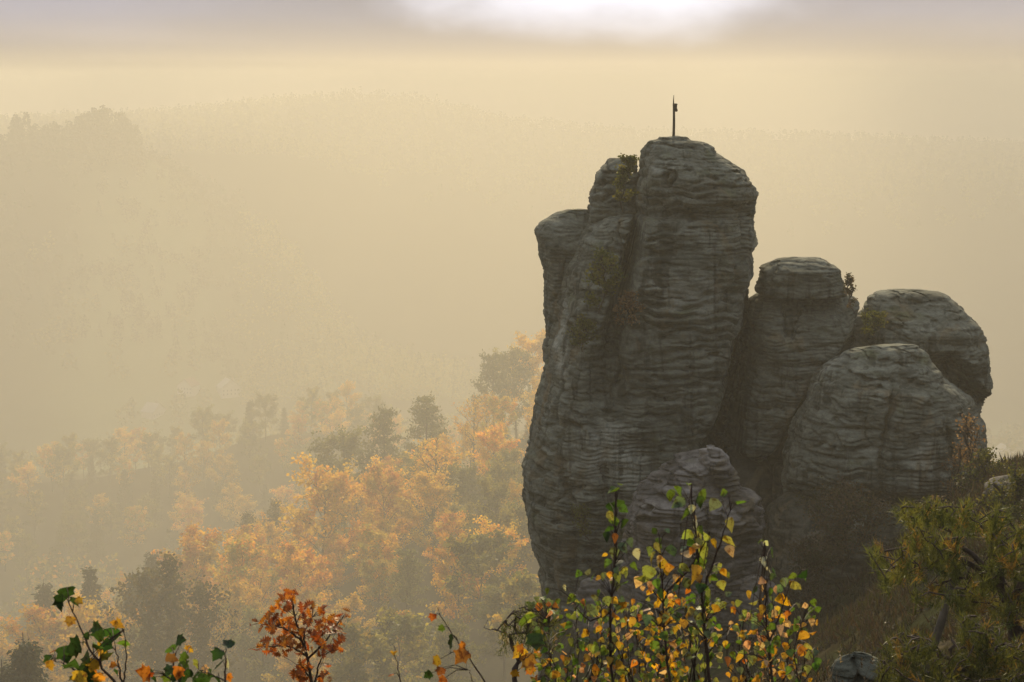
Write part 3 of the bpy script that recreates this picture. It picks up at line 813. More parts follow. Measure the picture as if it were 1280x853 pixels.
placed = []
NAMED = [  # px, photo row of the top, distance, kind, variant, label
    (30, 791, 90, 'fir', 0, 'small dark spruce in the bottom left corner of the view'),
    (1, 824, 88, 'fir', 1, 'low dark spruce cut by the left edge beside the corner spruce'),
    (55, 724, 218, 'spruce', 0, 'hazy spruce left of a broader spruce, above the left leafy sprig'),
    (112, 704, 214, 'spruce', 1, 'broad hazy spruce just above the tip of the left leafy sprig'),
    (190, 686, 240, 'spruce', 0, 'pale spruce directly above the grey twiggy trees on the left'),
    (166, 712, 215, 'spruce', 1, 'short spruce behind the left one of the grey twiggy trees'),
    (184, 738, 168, 'twiggy', 0, 'left and denser one of the two grey-green twiggy trees'),
    (216, 716, 170, 'twiggy', 1, 'taller grey-green twiggy tree with a wispy bare top'),
    (250, 752, 168, 'twiggy', 0, 'low twiggy tree leaning out right of the grey-green pair'),
    (60, 782, 205, 'orange', 0, 'orange tree behind the small dark corner spruce'),
    (112, 792, 195, 'orange', 1, 'low orange tree behind the left leafy sprig'),
    (400, 612, 244, 'orange', 1, 'brightest broad orange crown below the misty tree group'),
    (378, 698, 208, 'orange', 2, 'glowing orange crown right above the red oak sapling'),
    (300, 690, 226, 'gold', 0, 'golden crown left of the glowing orange crown above the oak sapling'),
    (250, 682, 246, 'orange', 0, 'orange crown above the taller twiggy tree'),
    (345, 634, 290, 'twiggy', 1, 'pale twiggy tree on the slope edge left of the brightest orange crown'),
    (312, 652, 288, 'twiggy', 0, 'leftmost pale twiggy tree along the slope edge'),
    (430, 552, 290, 'green', 0, 'broad dull green tree left of the misty pines'),
    (480, 514, 296, 'pine', 0, 'misty pine left of the group of three tall trees'),
    (532, 500, 296, 'pine', 1, 'misty pine in the middle of the group of three tall trees'),
    (592, 512, 286, 'thin', 1, 'tall fanned tree with bare upper limbs right of the misty pines'),
    (538, 566, 246, 'thin', 1, 'largest orange tree with dark spreading limbs in the mist'),
    (484, 600, 240, 'orange', 2, 'orange tree left of the largest limb-spreading tree'),
    (640, 560, 262, 'thin', 0, 'orange half bare tree against the left side of the tower'),
    (616, 446, 338, 'pine', 1, 'faint pine highest up the slope with layered branches'),
    (646, 452, 345, 'green', 1, 'faint round tree beside the highest pine, near the tower'),
    (668, 436, 352, 'gold', 1, 'faintest tree touching the left edge of the tower'),
    (662, 520, 300, 'spruce', 0, 'small hazy spruce at the left edge of the tower'),
    (648, 650, 200, 'shrub', 0, 'yellow-green bush against the lower left edge of the tower'),
    (600, 690, 178, 'shrub', 1, 'green-grey rounded bush below the largest orange tree'),
    (655, 742, 150, 'shrub', 0, 'yellowish bush beside the foot of the tower'),
    (560, 778, 146, 'pine', 0, 'low dark young pine above the small crooked pine'),
    (432, 806, 142, 'shrub', 0, 'pale yellow-green bush right of the red oak sapling'),
    (490, 792, 150, 'shrub', 1, 'dim bush at the bottom between the oak sapling and the single bent twig'),
]
for px, py, d, kind, v, lab in NAMED:
    d *= FS
    x, zt = at(px, py, d); x = float(x)
    H = float(zt) - float(ground_z(x, d)) + .15
    Hm = {'shrub': (3., 7.), 'twiggy': (7, 17), 'spruce': (6, 19), 'fir': (6, 22), 'pine': (6, 20)}.get(kind, (7, 19))
    H2 = min(max(H, Hm[0] * FS), Hm[1] * FS)
    e = tree(kind, x, d, H2, lab, None, v)
    if H2 < H: e.location.z = float(zt) - H2
    placed.append((x, d))
placed_a = list(placed)


def fill(n, d0, d1, p0, p1, gap, kinds, labels, group, hfun, seed, tries=6000):
    rng = np.random.RandomState(seed); k = 0
    names = list(kinds)
    for _ in range(tries):
        if k >= n: break
        d = FS * math.sqrt(rng.uniform(d0 * d0, d1 * d1)); px = rng.uniform(p0, p1); x = float((px - 640) * K * d)
        if any((x - a) ** 2 + (d - b) ** 2 < gap * gap * FS * FS for a, b in placed): continue
        pr = np.array([kinds[q](px, d / FS) if callable(kinds[q]) else kinds[q] for q in names], float)
        kind = names[rng.choice(len(names), p=pr / pr.sum())]
        h = FS * hfun(rng, px, d / FS, kind)
        tree(kind, x, d, h, labels[kind], group + ': ' + labels[kind].split(' ')[0] + ' ' + NAME[kind].replace('_', ' ') + 's')
        placed.append((x, d)); k += 1


def h_near(rng, px, d, kind):
    h = rng.uniform(8.5, 12.5)
    if d < 185: h *= .72
    if d > 270: h *= .9
    return {'shrub': rng.uniform(3.2, 5.5), 'spruce': h * 1.05, 'pine': h * 1.1}.get(kind, h)


lowr = lambda px, d: sstep(230, 150, d) * 1.6
fill(138, 148, 312, -60, 700, 7.1,
     {'orange': lambda px, d: .2 + 1.0 * sstep(165, 215, d), 'gold': .5, 'green': lambda px, d: .25 + .5 * sstep(420, 150, px), 'thin': .3, 'twiggy': lambda px, d: .12 + .35 * sstep(380, 120, px), 'spruce': lambda px, d: .12 + .2 * sstep(300, 100, px), 'pine': .1, 'shrub': lowr},
     ZONE, 'trees on the near slope', h_near, 3)
fill(128, 425, 525, -60, 690, 9.,
     {'orange': .28, 'gold': .45, 'green': .7, 'spruce': .15}, RIDGE, 'trees on the second ridge', lambda r, px, d, k: r.uniform(9, 13.5), 4)


# ------------------------------------------------------------------ houses in the mist
M_WALL = plain_mat('pale_render', (.5, .48, .44), .9, 2., .05)
M_ROOF = plain_mat('roof_tiles', (.22, .13, .1), .9, 5., .3)
M_PALEROOF = plain_mat('slate', (.3, .29, .28), .8, 5., .2)
M_PANE = plain_mat('grey_panes', (.22, .22, .22), .4)


def on_ground(px, py, d0, d1):
    for d in np.linspace(d0, d1, 900):
        x, z = at(px, py, d)
        if float(ground_z(float(x), d)) >= z: return float(d)
    return float(d1)


def house(px, py, d, w, h, dep, roof, label, rot=0.):
    b = P(px, py, d)
    e = bpy.data.objects.new('house', None); COL.objects.link(e)
    e.location = (b[0], d, float(ground_z(b[0], d))); e.rotation_euler = (0, 0, rot)
    e['label'] = label; e['category'] = 'house'
    mb = MB(); mb.box(-w / 2, w / 2, -dep / 2, dep / 2, -1.5, h)
    mb.add([(-w / 2, -dep / 2, h), (w / 2, -dep / 2, h), (0, -dep / 2, h + w * .38), (-w / 2, dep / 2, h), (w / 2, dep / 2, h), (0, dep / 2, h + w * .38)], f3=[(0, 1, 2), (3, 5, 4)])
    obj('wall', mb.build('wall', M_WALL, False), e)
    mb = MB()
    for s in (-1, 1):
        a = np.array([(s * (w / 2 + .5), h - .36), (0, h + w * .38 + .02)]); t = .22
        V = [(a[0, 0], y, a[0, 1] + q) for q in (0, t) for y in (-dep / 2 - .5, dep / 2 + .5)] + [(s * .001, y, a[1, 1] + q) for q in (0, t) for y in (-dep / 2 - .5, dep / 2 + .5)]
        mb.add(V, f4=[(0, 1, 5, 4), (2, 6, 7, 3), (0, 4, 6, 2), (1, 3, 7, 5), (0, 2, 3, 1), (4, 5, 7, 6)])
    obj('roof', mb.build('roof', roof, False), e)
    mb = MB(); mb.box(w * .2, w * .2 + .7, -.4, .4, h + w * .15, h + w * .45); obj('chimney', mb.build('chimney', M_ROOF, False), e)
    nx_ = max(2, int(w / 2.6))
    for f in range(max(1, int(h / 2.8))):
        for i in range(nx_):
            xw = -w / 2 + w * (i + .5) / nx_; mb = MB(); mb.box(xw - .5, xw + .5, -dep / 2 - .05, -dep / 2 + .1, .9 + f * 2.8, 2.2 + f * 2.8)
            wn = obj('window', mb.build('window', M_PANE, False), e)
    return e


HOUSES = [(1257, 532, 520, 1100, 14, 8, 12, M_PALEROOF, 'pale house in the haze past the right end of the rocks', .1),
          (286, 494, 1030, 1480, 15, 6.5, 12, M_PALEROOF, 'faint white gabled house on the misty slope, right of a second house', .5),
          (236, 492, 1030, 1480, 13, 6.5, 11, M_ROOF, 'faint white house left of the gabled house on the misty slope', -.4),
          (192, 520, 1030, 1480, 15, 4, 11, M_PALEROOF, 'faint low white house furthest left in the misty valley', 1.1)]
HOUSE_AT = []
for px, py, d0, d1, w_, h_, dp, rf, lab, rot in HOUSES:
    dh = on_ground(px, py, d0, d1); HOUSE_AT.append((px, dh)); house(px, py, dh, w_, h_, dp, rf, lab, rot)


# woods too far or too hidden to count: one mass each
def wood(name, label, n, d0, d1, p0, p1, seed, pal, con=.25, hh=(9, 13), m=70, leaf=1.1, skip=None, jit=.15):
    rng = np.random.RandomState(seed); lf = MB()
    d = np.sqrt(rng.uniform(d0 * d0, d1 * d1, n)); px = rng.uniform(p0, p1, n)
    hs = np.zeros(n, bool)
    for hx, hd_ in HOUSE_AT: hs |= (np.abs(px - hx) < 13) & (d * FS > hd_ - 130) & (d * FS < hd_ + 12)
    d, px = d[~hs], px[~hs]
    if skip is not None:
        ok = ~skip(px, d, rng); d, px = d[ok], px[ok]
    d = d * FS; leaf = leaf * FS
    n = len(d); x = (px - 640) * K * d; z = ground_z(x, d)
    for i in range(n):
        H = FS * rng.uniform(*hh); c = rng.rand() < con
        if c:
            f = rng.uniform(.05, 1.0, m) ** 1.0; r = (1 - f) * H * .2 * rng.uniform(.5, 1.1, m); a = rng.uniform(0, 6.28, m); H *= 1.1
            C = np.stack([x[i] + r * np.cos(a), d[i] + r * np.sin(a), z[i] + f * H], 1); cc = pick(rng, CONIF[:2], m, jit)
            ax = np.stack([np.cos(a), np.sin(a), -.6 + 0 * a], 1); sz = leaf * rng.uniform(.5, .9, m)
        else:
            v = unit(rng.normal(0, 1, (m, 3))); rr = rng.uniform(.55, 1.05, m)[:, None] * (1 + .25 * noise(v[:, 0] * 2 + i, v[:, 1] * 2, v[:, 2] * 2)[:, None])
            C = np.array([x[i], d[i], z[i] + H * .45]) + v * rr * np.array([H * .4, H * .4, H * .48])
            cc = pick(rng, pal, m, jit) * rng.uniform(1 - 1.6 * jit, 1 + 1.6 * jit); ax = rng.normal(0, 1, (m, 3)); sz = leaf * rng.uniform(.6, 1.2, m)
        leaves(lf, C, ax, v_n(rng, m), sz, QUAD, QUADF, cc)
    obj(name, lf.build(name, M_LEAF, False), None, label, 'woodland', kind='stuff')


def v_n(rng, m): return rng.normal(0, 1, (m, 3)) + [0, 0, .6]


MIXED = np.concatenate([GREEN, YELLOW[:2] * .7, ORANGE[:1] * .8])
wood('forest', 'faint wooded knoll standing out in the mist beyond the second ridge', 420, 690, 800, 300, 640, 21, GREEN[[0, 1, 3]], .25, jit=.06)
wood('forest', 'dark wooded hill with craggy knolls high at the left in the haze', 2200, 712, 850, -900, 300, 22, CONIF[:2] * .7, .5, (5, 8.5), 60, .9, jit=.04)
wood('forest', 'distant forested plateau along the top of the haze', 5200, 930, 1320, -1000, 1800, 23, GREEN[[0, 1]], .4, (6, 9), 40, 1.5, jit=.04)
wood('forest', 'woods filling the misty valley floor below the far hill', 1000, 570, 760, -700, 1700, 24, GREEN[[0, 1, 3]], .25, (8, 12), 50, 1.3, jit=.05,
     skip=lambda px, d, r: ((px > 300) & (px < 640) & (d > 680) & (d < 810)) | ((d > 590) & (d < 690) & (px < 120)) | (r.rand(len(d)) < .35 * (px < 330) * (d < 760)))
wood('forest', 'misty woods in the valley seen past the right end of the rocks', 330, 200, 480, 720, 2200, 25, np.concatenate([MIXED, ORANGE]), .2, (8, 12), 110, .8)
wood('forest', 'woods hidden in the hollow behind the crest of the near slope', 260, 316, 420, -500, 690, 26, MIXED, .2, (8, 11), 80, .9, skip=lambda px, d, r: (px > 560) & (d < 360))
# firs standing on the crags of the far hill
for k, (px, py, w, hh, n, lab) in enumerate([(30, 150, 15, 7.5, 9, 'thin clump of firs on the leftmost crag of the far hill'), (133, 146, 44, 9.5, 60, 'thick clump of firs on the highest crag of the far hill'), (82, 160, 34, 6., 16, 'low firs in the saddle between the two far crags')]):
    lf = MB(); rng = np.random.RandomState(90 + k); d = 768 * FS
    for q in range(n):
        u = rng.uniform(-1, 1); top = P(px + u * w, py + (26 if k == 1 else 12) * u * u * (1.3 if u > 0 else .8) + rng.uniform(0, 7), d + rng.uniform(-9, 9)); H = FS * hh * rng.uniform(.7, 1.15); m = 190
        f = rng.uniform(-.9, 1, m); r = np.clip(1 - f, 0, 1) ** .8 * H * .24 * rng.uniform(.3, 1.1, m) + .3; a = rng.uniform(0, 6.28, m)
        C = np.stack([top[0] + r * np.cos(a), top[1] + r * np.sin(a), top[2] - H * .45 + f * H], 1)
        leaves(lf, C, np.stack([np.cos(a), np.sin(a), -.5 + 0 * a], 1), v_n(rng, m), rng.uniform(1.1, 2.4, m), QUAD * np.array([.9, 1, 1]), QUADF, pick(rng, CONIF[:2], m, .05))
    obj('forest', lf.build('forest', M_NEEDLE, False), None, lab, 'woodland', kind='stuff')
# ------------------------------------------------------------------ plants close to the camera
M_FORE = leaf_mat('thin_leaf', .5, .0, .5, .3, spots=True)
M_STEM = plain_mat('sapling_bark', (.05, .03, .02), .7, 40., .4)
M_STRAW = leaf_mat('dry_grass', .35, .1)
M_PINEBARK = plain_mat('pine_bark', (.07, .05, .04), .9, 14., .5, bump=.6)
CC = {'g': (.10, .17, .025), 'G': (.035, .075, .018), 'p': (.27, .30, .07), 'y': (.52, .3, .03), 'Y': (.68, .38, .02), 'o': (.46, .17, .02), 'r': (.38, .09, .015),
      'w': (.5, .5, .36), 'h': (.11, .15, .08), 'k': (.58, .38, .2)}


def stem_pts(pts, d, n=14):
    """pts: (px, py[, d]) from the root up"""
    A = np.array([P(p[0], p[1], p[2] if len(p) > 2 else d) for p in pts])
    s = np.concatenate([[0], np.cumsum(np.linalg.norm(np.diff(A, axis=0), axis=1))])
    q = np.linspace(0, s[-1], n)
    B = np.stack([np.interp(q, s, A[:, i]) for i in range(3)], 1)
    for _ in range(2): B[1:-1] = .25 * B[:-2] + .5 * B[1:-1] + .25 * B[2:]
    return B


def sprig(name, label, cat, d, stems, lv, tmpl, seed, r0=.006, extra=None, jd=.12, droop=.8, parts=('stem', 'leaves'), group=None, root=True):
    """a young plant: stems = photo polylines from the bottom up; lv = (px, py, size in px, colour)"""
    rng = np.random.RandomState(seed)
    w = MB(); lf = MB(); paths = []
    for k, st in enumerate(stems):
        B = stem_pts(st, d)
        if k == 0 and root:
            b = B[0]; g = float(ground_z(b[0], b[1])) - .05
            q = np.linspace(0, 1, 5)[:, None]
            low = np.array([b[0] + .03 * (b[2] - g), b[1] + .02, g]) * (1 - q) + b * q
            B = np.concatenate([low[:-1], B])
        rr = r0 * (1 if k == 0 else .6)
        B = B + rng.normal(0, .0015, B.shape)
        w.tube(B, np.linspace(rr, rr * .25, len(B)), 6); paths.append(B[max(0, len(B) - 14):])
    allp = np.concatenate(paths)
    L = list(lv) + (extra(rng) if extra else [])
    px = np.array([l[0] for l in L]) + rng.normal(0, .6, len(L)); py = np.array([l[1] for l in L]) + rng.normal(0, .6, len(L))
    sz = np.array([l[2] for l in L]) * K * d * 1.0
    # the leaf sits near the depth of the closest twig
    C = np.stack([*at(px, py, d)], 1); C = np.stack([C[:, 0], np.full(len(L), d), C[:, 1]], 1)
    near = np.array([np.argmin(((allp - c) ** 2 * [1, .05, 1]).sum(1)) for c in C])
    dd = allp[near, 1] + rng.uniform(-jd, jd, len(L))
    x, z = at(px, py, dd); C = np.stack([x, dd, z], 1)
    outv = unit(C - allp[near]) * np.array([1, .6, 1])
    ax = unit(outv * .6 + np.array([0, 0, -droop]) + rng.normal(0, .45, C.shape))
    nr = np.array([0, -1., .35]) + rng.normal(0, .55, C.shape)
    base = C - ax * sz[:, None] * .5
    col = np.array([CC[l[3]] for l in L]) * (1 + .16 * rng.normal(size=(len(L), 1))) * (1 + .07 * rng.normal(size=(len(L), 3)))
    t, f = tmpl
    # no two leaves alike: narrower or broader, cupped, curled at the tip, one half folded
    for q in range(len(L)):
        v_ = t.copy(); v_[:, 0] *= rng.uniform(.75, 1.15)
        v_[:, 2] += rng.uniform(-.25, .5) * np.abs(v_[:, 0]) + rng.uniform(-.3, .25) * v_[:, 1] ** 2 + rng.normal(0, .02, len(v_))
        v_[:, 0] += rng.normal(0, .10) * v_[:, 1] ** 2
        leaves(lf, base[q:q + 1], ax[q:q + 1], nr[q:q + 1], sz[q:q + 1], v_, f, np.clip(col[q:q + 1], .005, .9))
    for b, i in zip(base, near):
        p = allp[max(0, i - 1)] if i > 0 else allp[i]
        if np.linalg.norm(p - b) > .45: continue
        mid = (p + b) / 2 + [0, 0, .01]
        w.tube([p, mid, b], [.0016, .0013, .0008], 3)
    e = bpy.data.objects.new(name, None); COL.objects.link(e)
    org = paths[0][0] if not root else np.array([*allp[0][:2], float(ground_z(allp[0][0], allp[0][1]))])
    e.location = org; e['label'] = label; e['category'] = cat
    if group: e['group'] = group
    for nm, m, sm in ((parts[0], w, True), (parts[1], lf, True)):
        m.v = [v - org for v in m.v]
        obj(nm, m.build(nm, M_STEM if m is w else M_FORE, sm), e)
    return e


def zz(u, v, ox, oy, s): return ox + u / s, oy + v / s


def conv(lst, ox, oy, s): return [(ox + a[0] / s, oy + a[1] / s, *a[2:]) for a in lst]


c6 = lambda l: conv(l, 640, 600, 3.368)
c4 = lambda l: conv(l, 30, 720, 4.571)
c5 = lambda l: conv(l, 310, 720, 6.41)
B_ = (BIRCH, BIRCHF); L_ = (LOBED, LOBEDF); O_ = (OAK, OAKF)


def around(path, n, spread, cols, smin, smax):
    path = np.array(path, float)
    def f(rng):
        out = []
        for _ in range(n):
            t = rng.uniform(0, len(path) - 1); i = min(int(t), len(path) - 2); p = path[i] * (1 - t + i) + path[i + 1] * (t - i)
            out.append((p[0] + rng.normal(0, spread), p[1] + rng.normal(0, spread * .7), rng.uniform(smin, smax), cols[rng.randint(len(cols))]))
        return out
    return f


S1 = c6([(428, 860), (415, 780), (408, 600), (425, 450), (440, 330), (440, 200), (436, 40)])
sprig('birch_sapling', 'birch sapling with a column of green leaves at its top, left in the clump', 'sapling', 4.6, [S1, c6([(412, 560), (330, 600), (270, 540), (250, 490)])],
      c6([(457, 15, 8, 'g'), (430, 52, 17, 'g'), (455, 100, 19, 'G'), (470, 125, 14, 'g'), (420, 152, 16, 'p'), (462, 190, 18, 'G'), (405, 212, 18, 'G'), (430, 170, 16, 'g'), (415, 120, 16, 'G'), (432, 248, 14, 'o'), (400, 240, 15, 'G'),
          (390, 315, 10, 'y'), (430, 312, 18, 'h'), (470, 290, 17, 'h'), (500, 265, 13, 'h'), (525, 316, 16, 'w'), (400, 352, 14, 'g'), (470, 385, 15, 'p'), (520, 362, 13, 'g'), (425, 415, 13, 'o'), (365, 415, 10, 'y'), (320, 385, 12, 'h'), (278, 397, 11, 'g'),
          (250, 500, 16, 'g'), (192, 510, 9, 'g'), (430, 570, 15, 'o'), (470, 525, 17, 'y'), (385, 565, 12, 'y'), (350, 500, 13, 'h'), (330, 545, 13, 'h'), (445, 350, 15, 'h'), (220, 455, 9, 'w'), (150, 470, 10, 'g')]),
      B_, 1, .006, around(c6([(410, 780), (408, 560), (430, 380)]), 44, 13, 'hpgyhp', 10, 15))
S2 = c6([(668, 860), (655, 780), (640, 600), (632, 450), (622, 230)])
sprig('birch_sapling', 'slim birch sapling bearing one large yellow leaf halfway up its stem', 'sapling', 4.4, [S2],
      c6([(605, 216, 15, 'G'), (620, 268, 16, 'g'), (675, 296, 21, 'g'), (590, 330, 20, 'p'), (570, 392, 21, 'p'), (640, 358, 17, 'y'), (602, 378, 16, 'p'), (615, 495, 27, 'Y'), (548, 457, 9, 'k'), (545, 415, 16, 'p'), (665, 365, 13, 'y'), (510, 515, 10, 'y'),
          (565, 545, 13, 'k'), (560, 590, 17, 'h'), (505, 600, 15, 'y'), (655, 210, 9, 'h'), (580, 300, 14, 'p'), (610, 290, 16, 'p')]),
      B_, 2, .005, around(c6([(655, 800), (640, 560), (628, 330)]), 40, 14, 'yygpkg', 10, 16))
S3 = c6([(832, 860), (815, 660), (800, 500), (785, 330), (770, 180), (755, 20)])
sprig('birch_sapling', 'largest birch sapling with big pale green leaves and forked twigs', 'sapling', 4.5,
      [S3, c6([(640, 480), (750, 372), (800, 290), (832, 215)]), c6([(800, 470), (850, 340), (892, 230), (925, 100)])],
      c6([(740, 15, 12, 'g'), (665, 70, 20, 'g'), (705, 58, 20, 'g'), (700, 100, 22, 'h'), (800, 68, 22, 'g'), (790, 95, 18, 'G'), (850, 108, 20, 'h'), (895, 60, 15, 'g'), (725, 145, 19, 'g'), (758, 122, 12, 'w'), (778, 182, 22, 'w'), (735, 233, 18, 'p'), (800, 215, 14, 'g'), (785, 268, 18, 'y'),
          (812, 298, 28, 'p'), (800, 352, 22, 'g'), (762, 395, 24, 'y'), (700, 432, 22, 'y'), (735, 440, 19, 'h'), (722, 372, 17, 'p'), (795, 462, 17, 'G'), (832, 482, 15, 'p'), (790, 520, 18, 'p'), (750, 562, 17, 'p'), (802, 582, 17, 'p'), (842, 600, 13, 'p'), (860, 542, 15, 'y'), (885, 530, 13, 'p'),
          (820, 240, 14, 'p'), (740, 470, 11, 'o'), (755, 300, 11, 'o'), (960, 100, 18, 'g'), (925, 187, 22, 'p'), (912, 256, 21, 'p'), (918, 298, 16, 'k'), (856, 270, 14, 'y'), (880, 445, 15, 'p'), (908, 403, 11, 'p'), (915, 480, 11, 'h'), (730, 605, 13, 'y'), (700, 515, 9, 'o'), (690, 590, 12, 'h'), (770, 640, 15, 'h'), (830, 650, 14, 'h'), (955, 520, 11, 'p'), (930, 528, 8, 'y'),
          (840, 695, 11, 'y'), (735, 310, 15, 'w'), (780, 420, 15, 'y')]),
      B_, 3, .0068, around(c6([(815, 700), (800, 500), (780, 250)]), 30, 15, 'pghygp', 11, 15))
S4 = c6([(1095, 860), (1080, 700), (1068, 520), (1062, 400), (1068, 262)])
sprig('birch_sapling', 'right-hand birch sapling with pale whitish leaves near its top', 'sapling', 4.8, [S4, c6([(1085, 680), (1135, 540), (1170, 440), (1215, 390)])],
      c6([(1045, 260, 11, 'g'), (1070, 268, 9, 'w'), (1060, 340, 14, 'w'), (1062, 352, 12, 'w'), (1078, 384, 16, 'w'), (1100, 308, 16, 'g'), (1112, 390, 13, 'g'), (1058, 450, 17, 'k'), (1112, 465, 12, 'k'), (1078, 500, 16, 'h'), (1150, 430, 14, 'h'), (1200, 450, 19, 'p'), (1225, 395, 19, 'G'), (1240, 410, 12, 'g'),
          (1147, 505, 21, 'Y'), (1020, 462, 12, 'g'), (1020, 520, 15, 'p'), (1050, 550, 15, 'y'), (1045, 580, 14, 'o'), (1030, 605, 16, 'h'), (1000, 580, 13, 'p'), (1000, 645, 10, 'y'), (960, 655, 13, 'y'), (1045, 675, 13, 'k'), (985, 710, 14, 'k'), (955, 750, 15, 'y'), (1060, 720, 16, 'y'), (1098, 730, 16, 'y'), (1065, 780, 14, 'y')]),
      B_, 4, .005, around(c6([(1085, 830), (1070, 640), (1065, 420)]), 40, 16, 'yghpgk', 10, 15))
sprig('birch_sapling', 'thin birch twig with two yellow leaves and one orange leaf, right of the leafy clump', 'sapling', 4.9, [c6([(1215, 870), (1185, 740), (1200, 640), (1228, 590)])],
      c6([(1228, 662, 17, 'y'), (1250, 697, 16, 'p'), (1213, 718, 17, 'o'), (1160, 805, 13, 'g'), (1135, 785, 13, 'y'), (1185, 830, 11, 'g')]), B_, 5, .0035)
# the small-leaved yellow thicket below
for k, (u0, u1, d, n, lab) in enumerate([(60, 420, 5.6, 210, 'low yellow-leaved birch bush at the bottom, left part of the leafy clump'), (430, 700, 5.4, 190, 'dense yellow birch bush at the bottom, middle of the leafy clump'),
                                         (640, 880, 5.7, 130, 'dim yellow and green birch bush behind the thickest sapling stem'), (900, 1290, 5.5, 165, 'scattered yellow and green birch bush at the bottom right of the leafy clump')]):
    rs_ = np.random.RandomState(40 + k); st = []
    for q in range(11):
        b = rs_.uniform(u0, u1); t = np.clip(b + rs_.uniform(-80, 80), u0 - 20, u1 + 20); h = rs_.uniform(520, 720)
        st.append(c6([((u0 + u1) / 2 * .4 + b * .6, 880), ((b * .6 + t * .4), 780), (t, h)]))
    cols = ['yopghpykpghg', 'yyoYkpgyhpgp', 'ypkhgpg', 'yypghkyogh'][k]

    def ex(rng, u0=u0, u1=u1, n=n, cols=cols):
        out = []
        for _ in range(n):
            u = rng.uniform(u0, u1); v = 860 - 360 * rng.uniform(0, 1) ** 1.15
            out.append((640 + u / 3.368, 600 + v / 3.368, rng.uniform(7, 13.5), cols[rng.randint(len(cols))]))
        return out
    sprig('birch_bush', lab, 'bush', d, st, [], B_, 50 + k, .004, ex, .25)

# left leafy sprigs
sprig('leafy_sprig', 'left leafy sprig leaning over with dark lobed leaves at its tip', 'sprig', 4.0, [c4([(545, 640), (490, 580), (400, 460), (330, 330), (280, 210), (250, 110)]), c4([(565, 640), (578, 520), (586, 430), (572, 300)]), c4([(330, 560), (260, 520), (170, 480)]), c4([(560, 620), (530, 430), (505, 340)])],
      c4([(246, 112, 25, 'G'), (218, 160, 24, 'G'), (290, 150, 17, 'G'), (318, 150, 12, 'y'), (265, 268, 15, 'y'), (540, 275, 17, 'y'), (505, 262, 10, 'y'), (420, 300, 20, 'G'), (432, 345, 24, 'G'), (505, 340, 22, 'G'), (555, 382, 20, 'g'), (240, 452, 26, 'G'), (302, 402, 24, 'G'), (290, 512, 24, 'G'), (352, 462, 18, 'g'),
          (442, 430, 22, 'y'), (470, 470, 16, 'p'), (392, 520, 22, 'y'), (380, 555, 22, 'o'), (435, 582, 18, 'y'), (328, 590, 22, 'y'), (515, 510, 10, 'o'), (168, 440, 15, 'o'), (140, 490, 18, 'G'), (152, 515, 14, 'y'), (345, 545, 20, 'G'), (300, 585, 18, 'G'), (400, 600, 20, 'G'), (480, 400, 16, 'G'), (365, 345, 10, 'G'), (465, 365, 13, 'y'), (530, 560, 14, 'G'), (270, 420, 18, 'G'), (330, 380, 16, 'G'), (355, 490, 14, 'y'), (420, 400, 16, 'g')]),
      L_, 60, .0045, None, .08, .6)
sprig('leafy_sprig', 'low leafy sprig right of the leaning one, with orange and dark green leaves', 'sprig', 4.1, [c4([(850, 650), (850, 560), (845, 500), (880, 430), (890, 370)]), c4([(880, 640), (925, 500), (930, 430)])],
      c4([(890, 368, 15, 'G'), (850, 430, 18, 'g'), (848, 470, 18, 'o'), (935, 425, 13, 'y'), (912, 465, 13, 'g'), (822, 538, 17, 'G'), (880, 560, 19, 'o'), (690, 560, 19, 'o'), (722, 555, 10, 'G'), (712, 575, 12, 'r'), (915, 520, 18, 'G'), (908, 590, 18, 'G'), (820, 590, 15, 'g'), (860, 590, 13, 'G'), (745, 600, 13, 'G'), (940, 560, 14, 'G')]),
      L_, 61, .004, None, .08, .6)
sprig('leafy_sprig', 'short upright leafy sprig with a lone dark leaf on top, right of the low sprig', 'sprig', 4.1, [c4([(1150, 650), (1152, 560), (1148, 450), (1155, 385)]), c4([(1150, 600), (1060, 560), (990, 530)])],
      c4([(1160, 382, 18, 'G'), (1180, 385, 10, 'G'), (1105, 456, 17, 'G'), (1172, 500, 16, 'w'), (1118, 520, 21, 'G'), (985, 520, 20, 'p'), (1032, 580, 22, 'G'), (1100, 582, 21, 'G'), (975, 590, 16, 'g'), (1172, 590, 13, 'o'), (1040, 535, 12, 'k'), (1000, 600, 18, 'G')]),
      L_, 62, .004, None, .08, .6)

# red oak sapling
oak = []
for u, v in [(345, 130), (290, 170), (230, 210), (360, 200), (330, 235), (130, 310), (110, 410), (170, 370), (200, 410), (280, 300), (250, 340), (430, 260), (480, 250), (330, 360), (280, 400), (440, 330), (520, 330), (600, 290), (560, 370), (640, 370), (700, 350), (770, 310), (740, 400), (690, 420), (620, 430), (560, 450), (500, 480), (750, 480), (450, 510), (390, 440),
             (300, 500), (100, 580), (150, 540), (230, 600), (260, 520), (340, 530), (400, 570), (460, 590), (350, 590), (590, 580), (650, 590), (700, 575), (560, 520), (430, 690), (420, 740), (500, 720), (640, 770), (610, 795), (380, 815), (450, 800), (560, 825), (330, 440), (470, 430), (200, 310)]:
    oak.append((u, v))
c5o = c5(oak)


def oak_leaves(rng):
    out = []
    for (x, y) in c5o:
        for _ in range(4):
            out.append((x + rng.normal(0, 4), y + rng.normal(0, 4), rng.uniform(11, 17), 'rrrroro'[rng.randint(7)]))
    return out


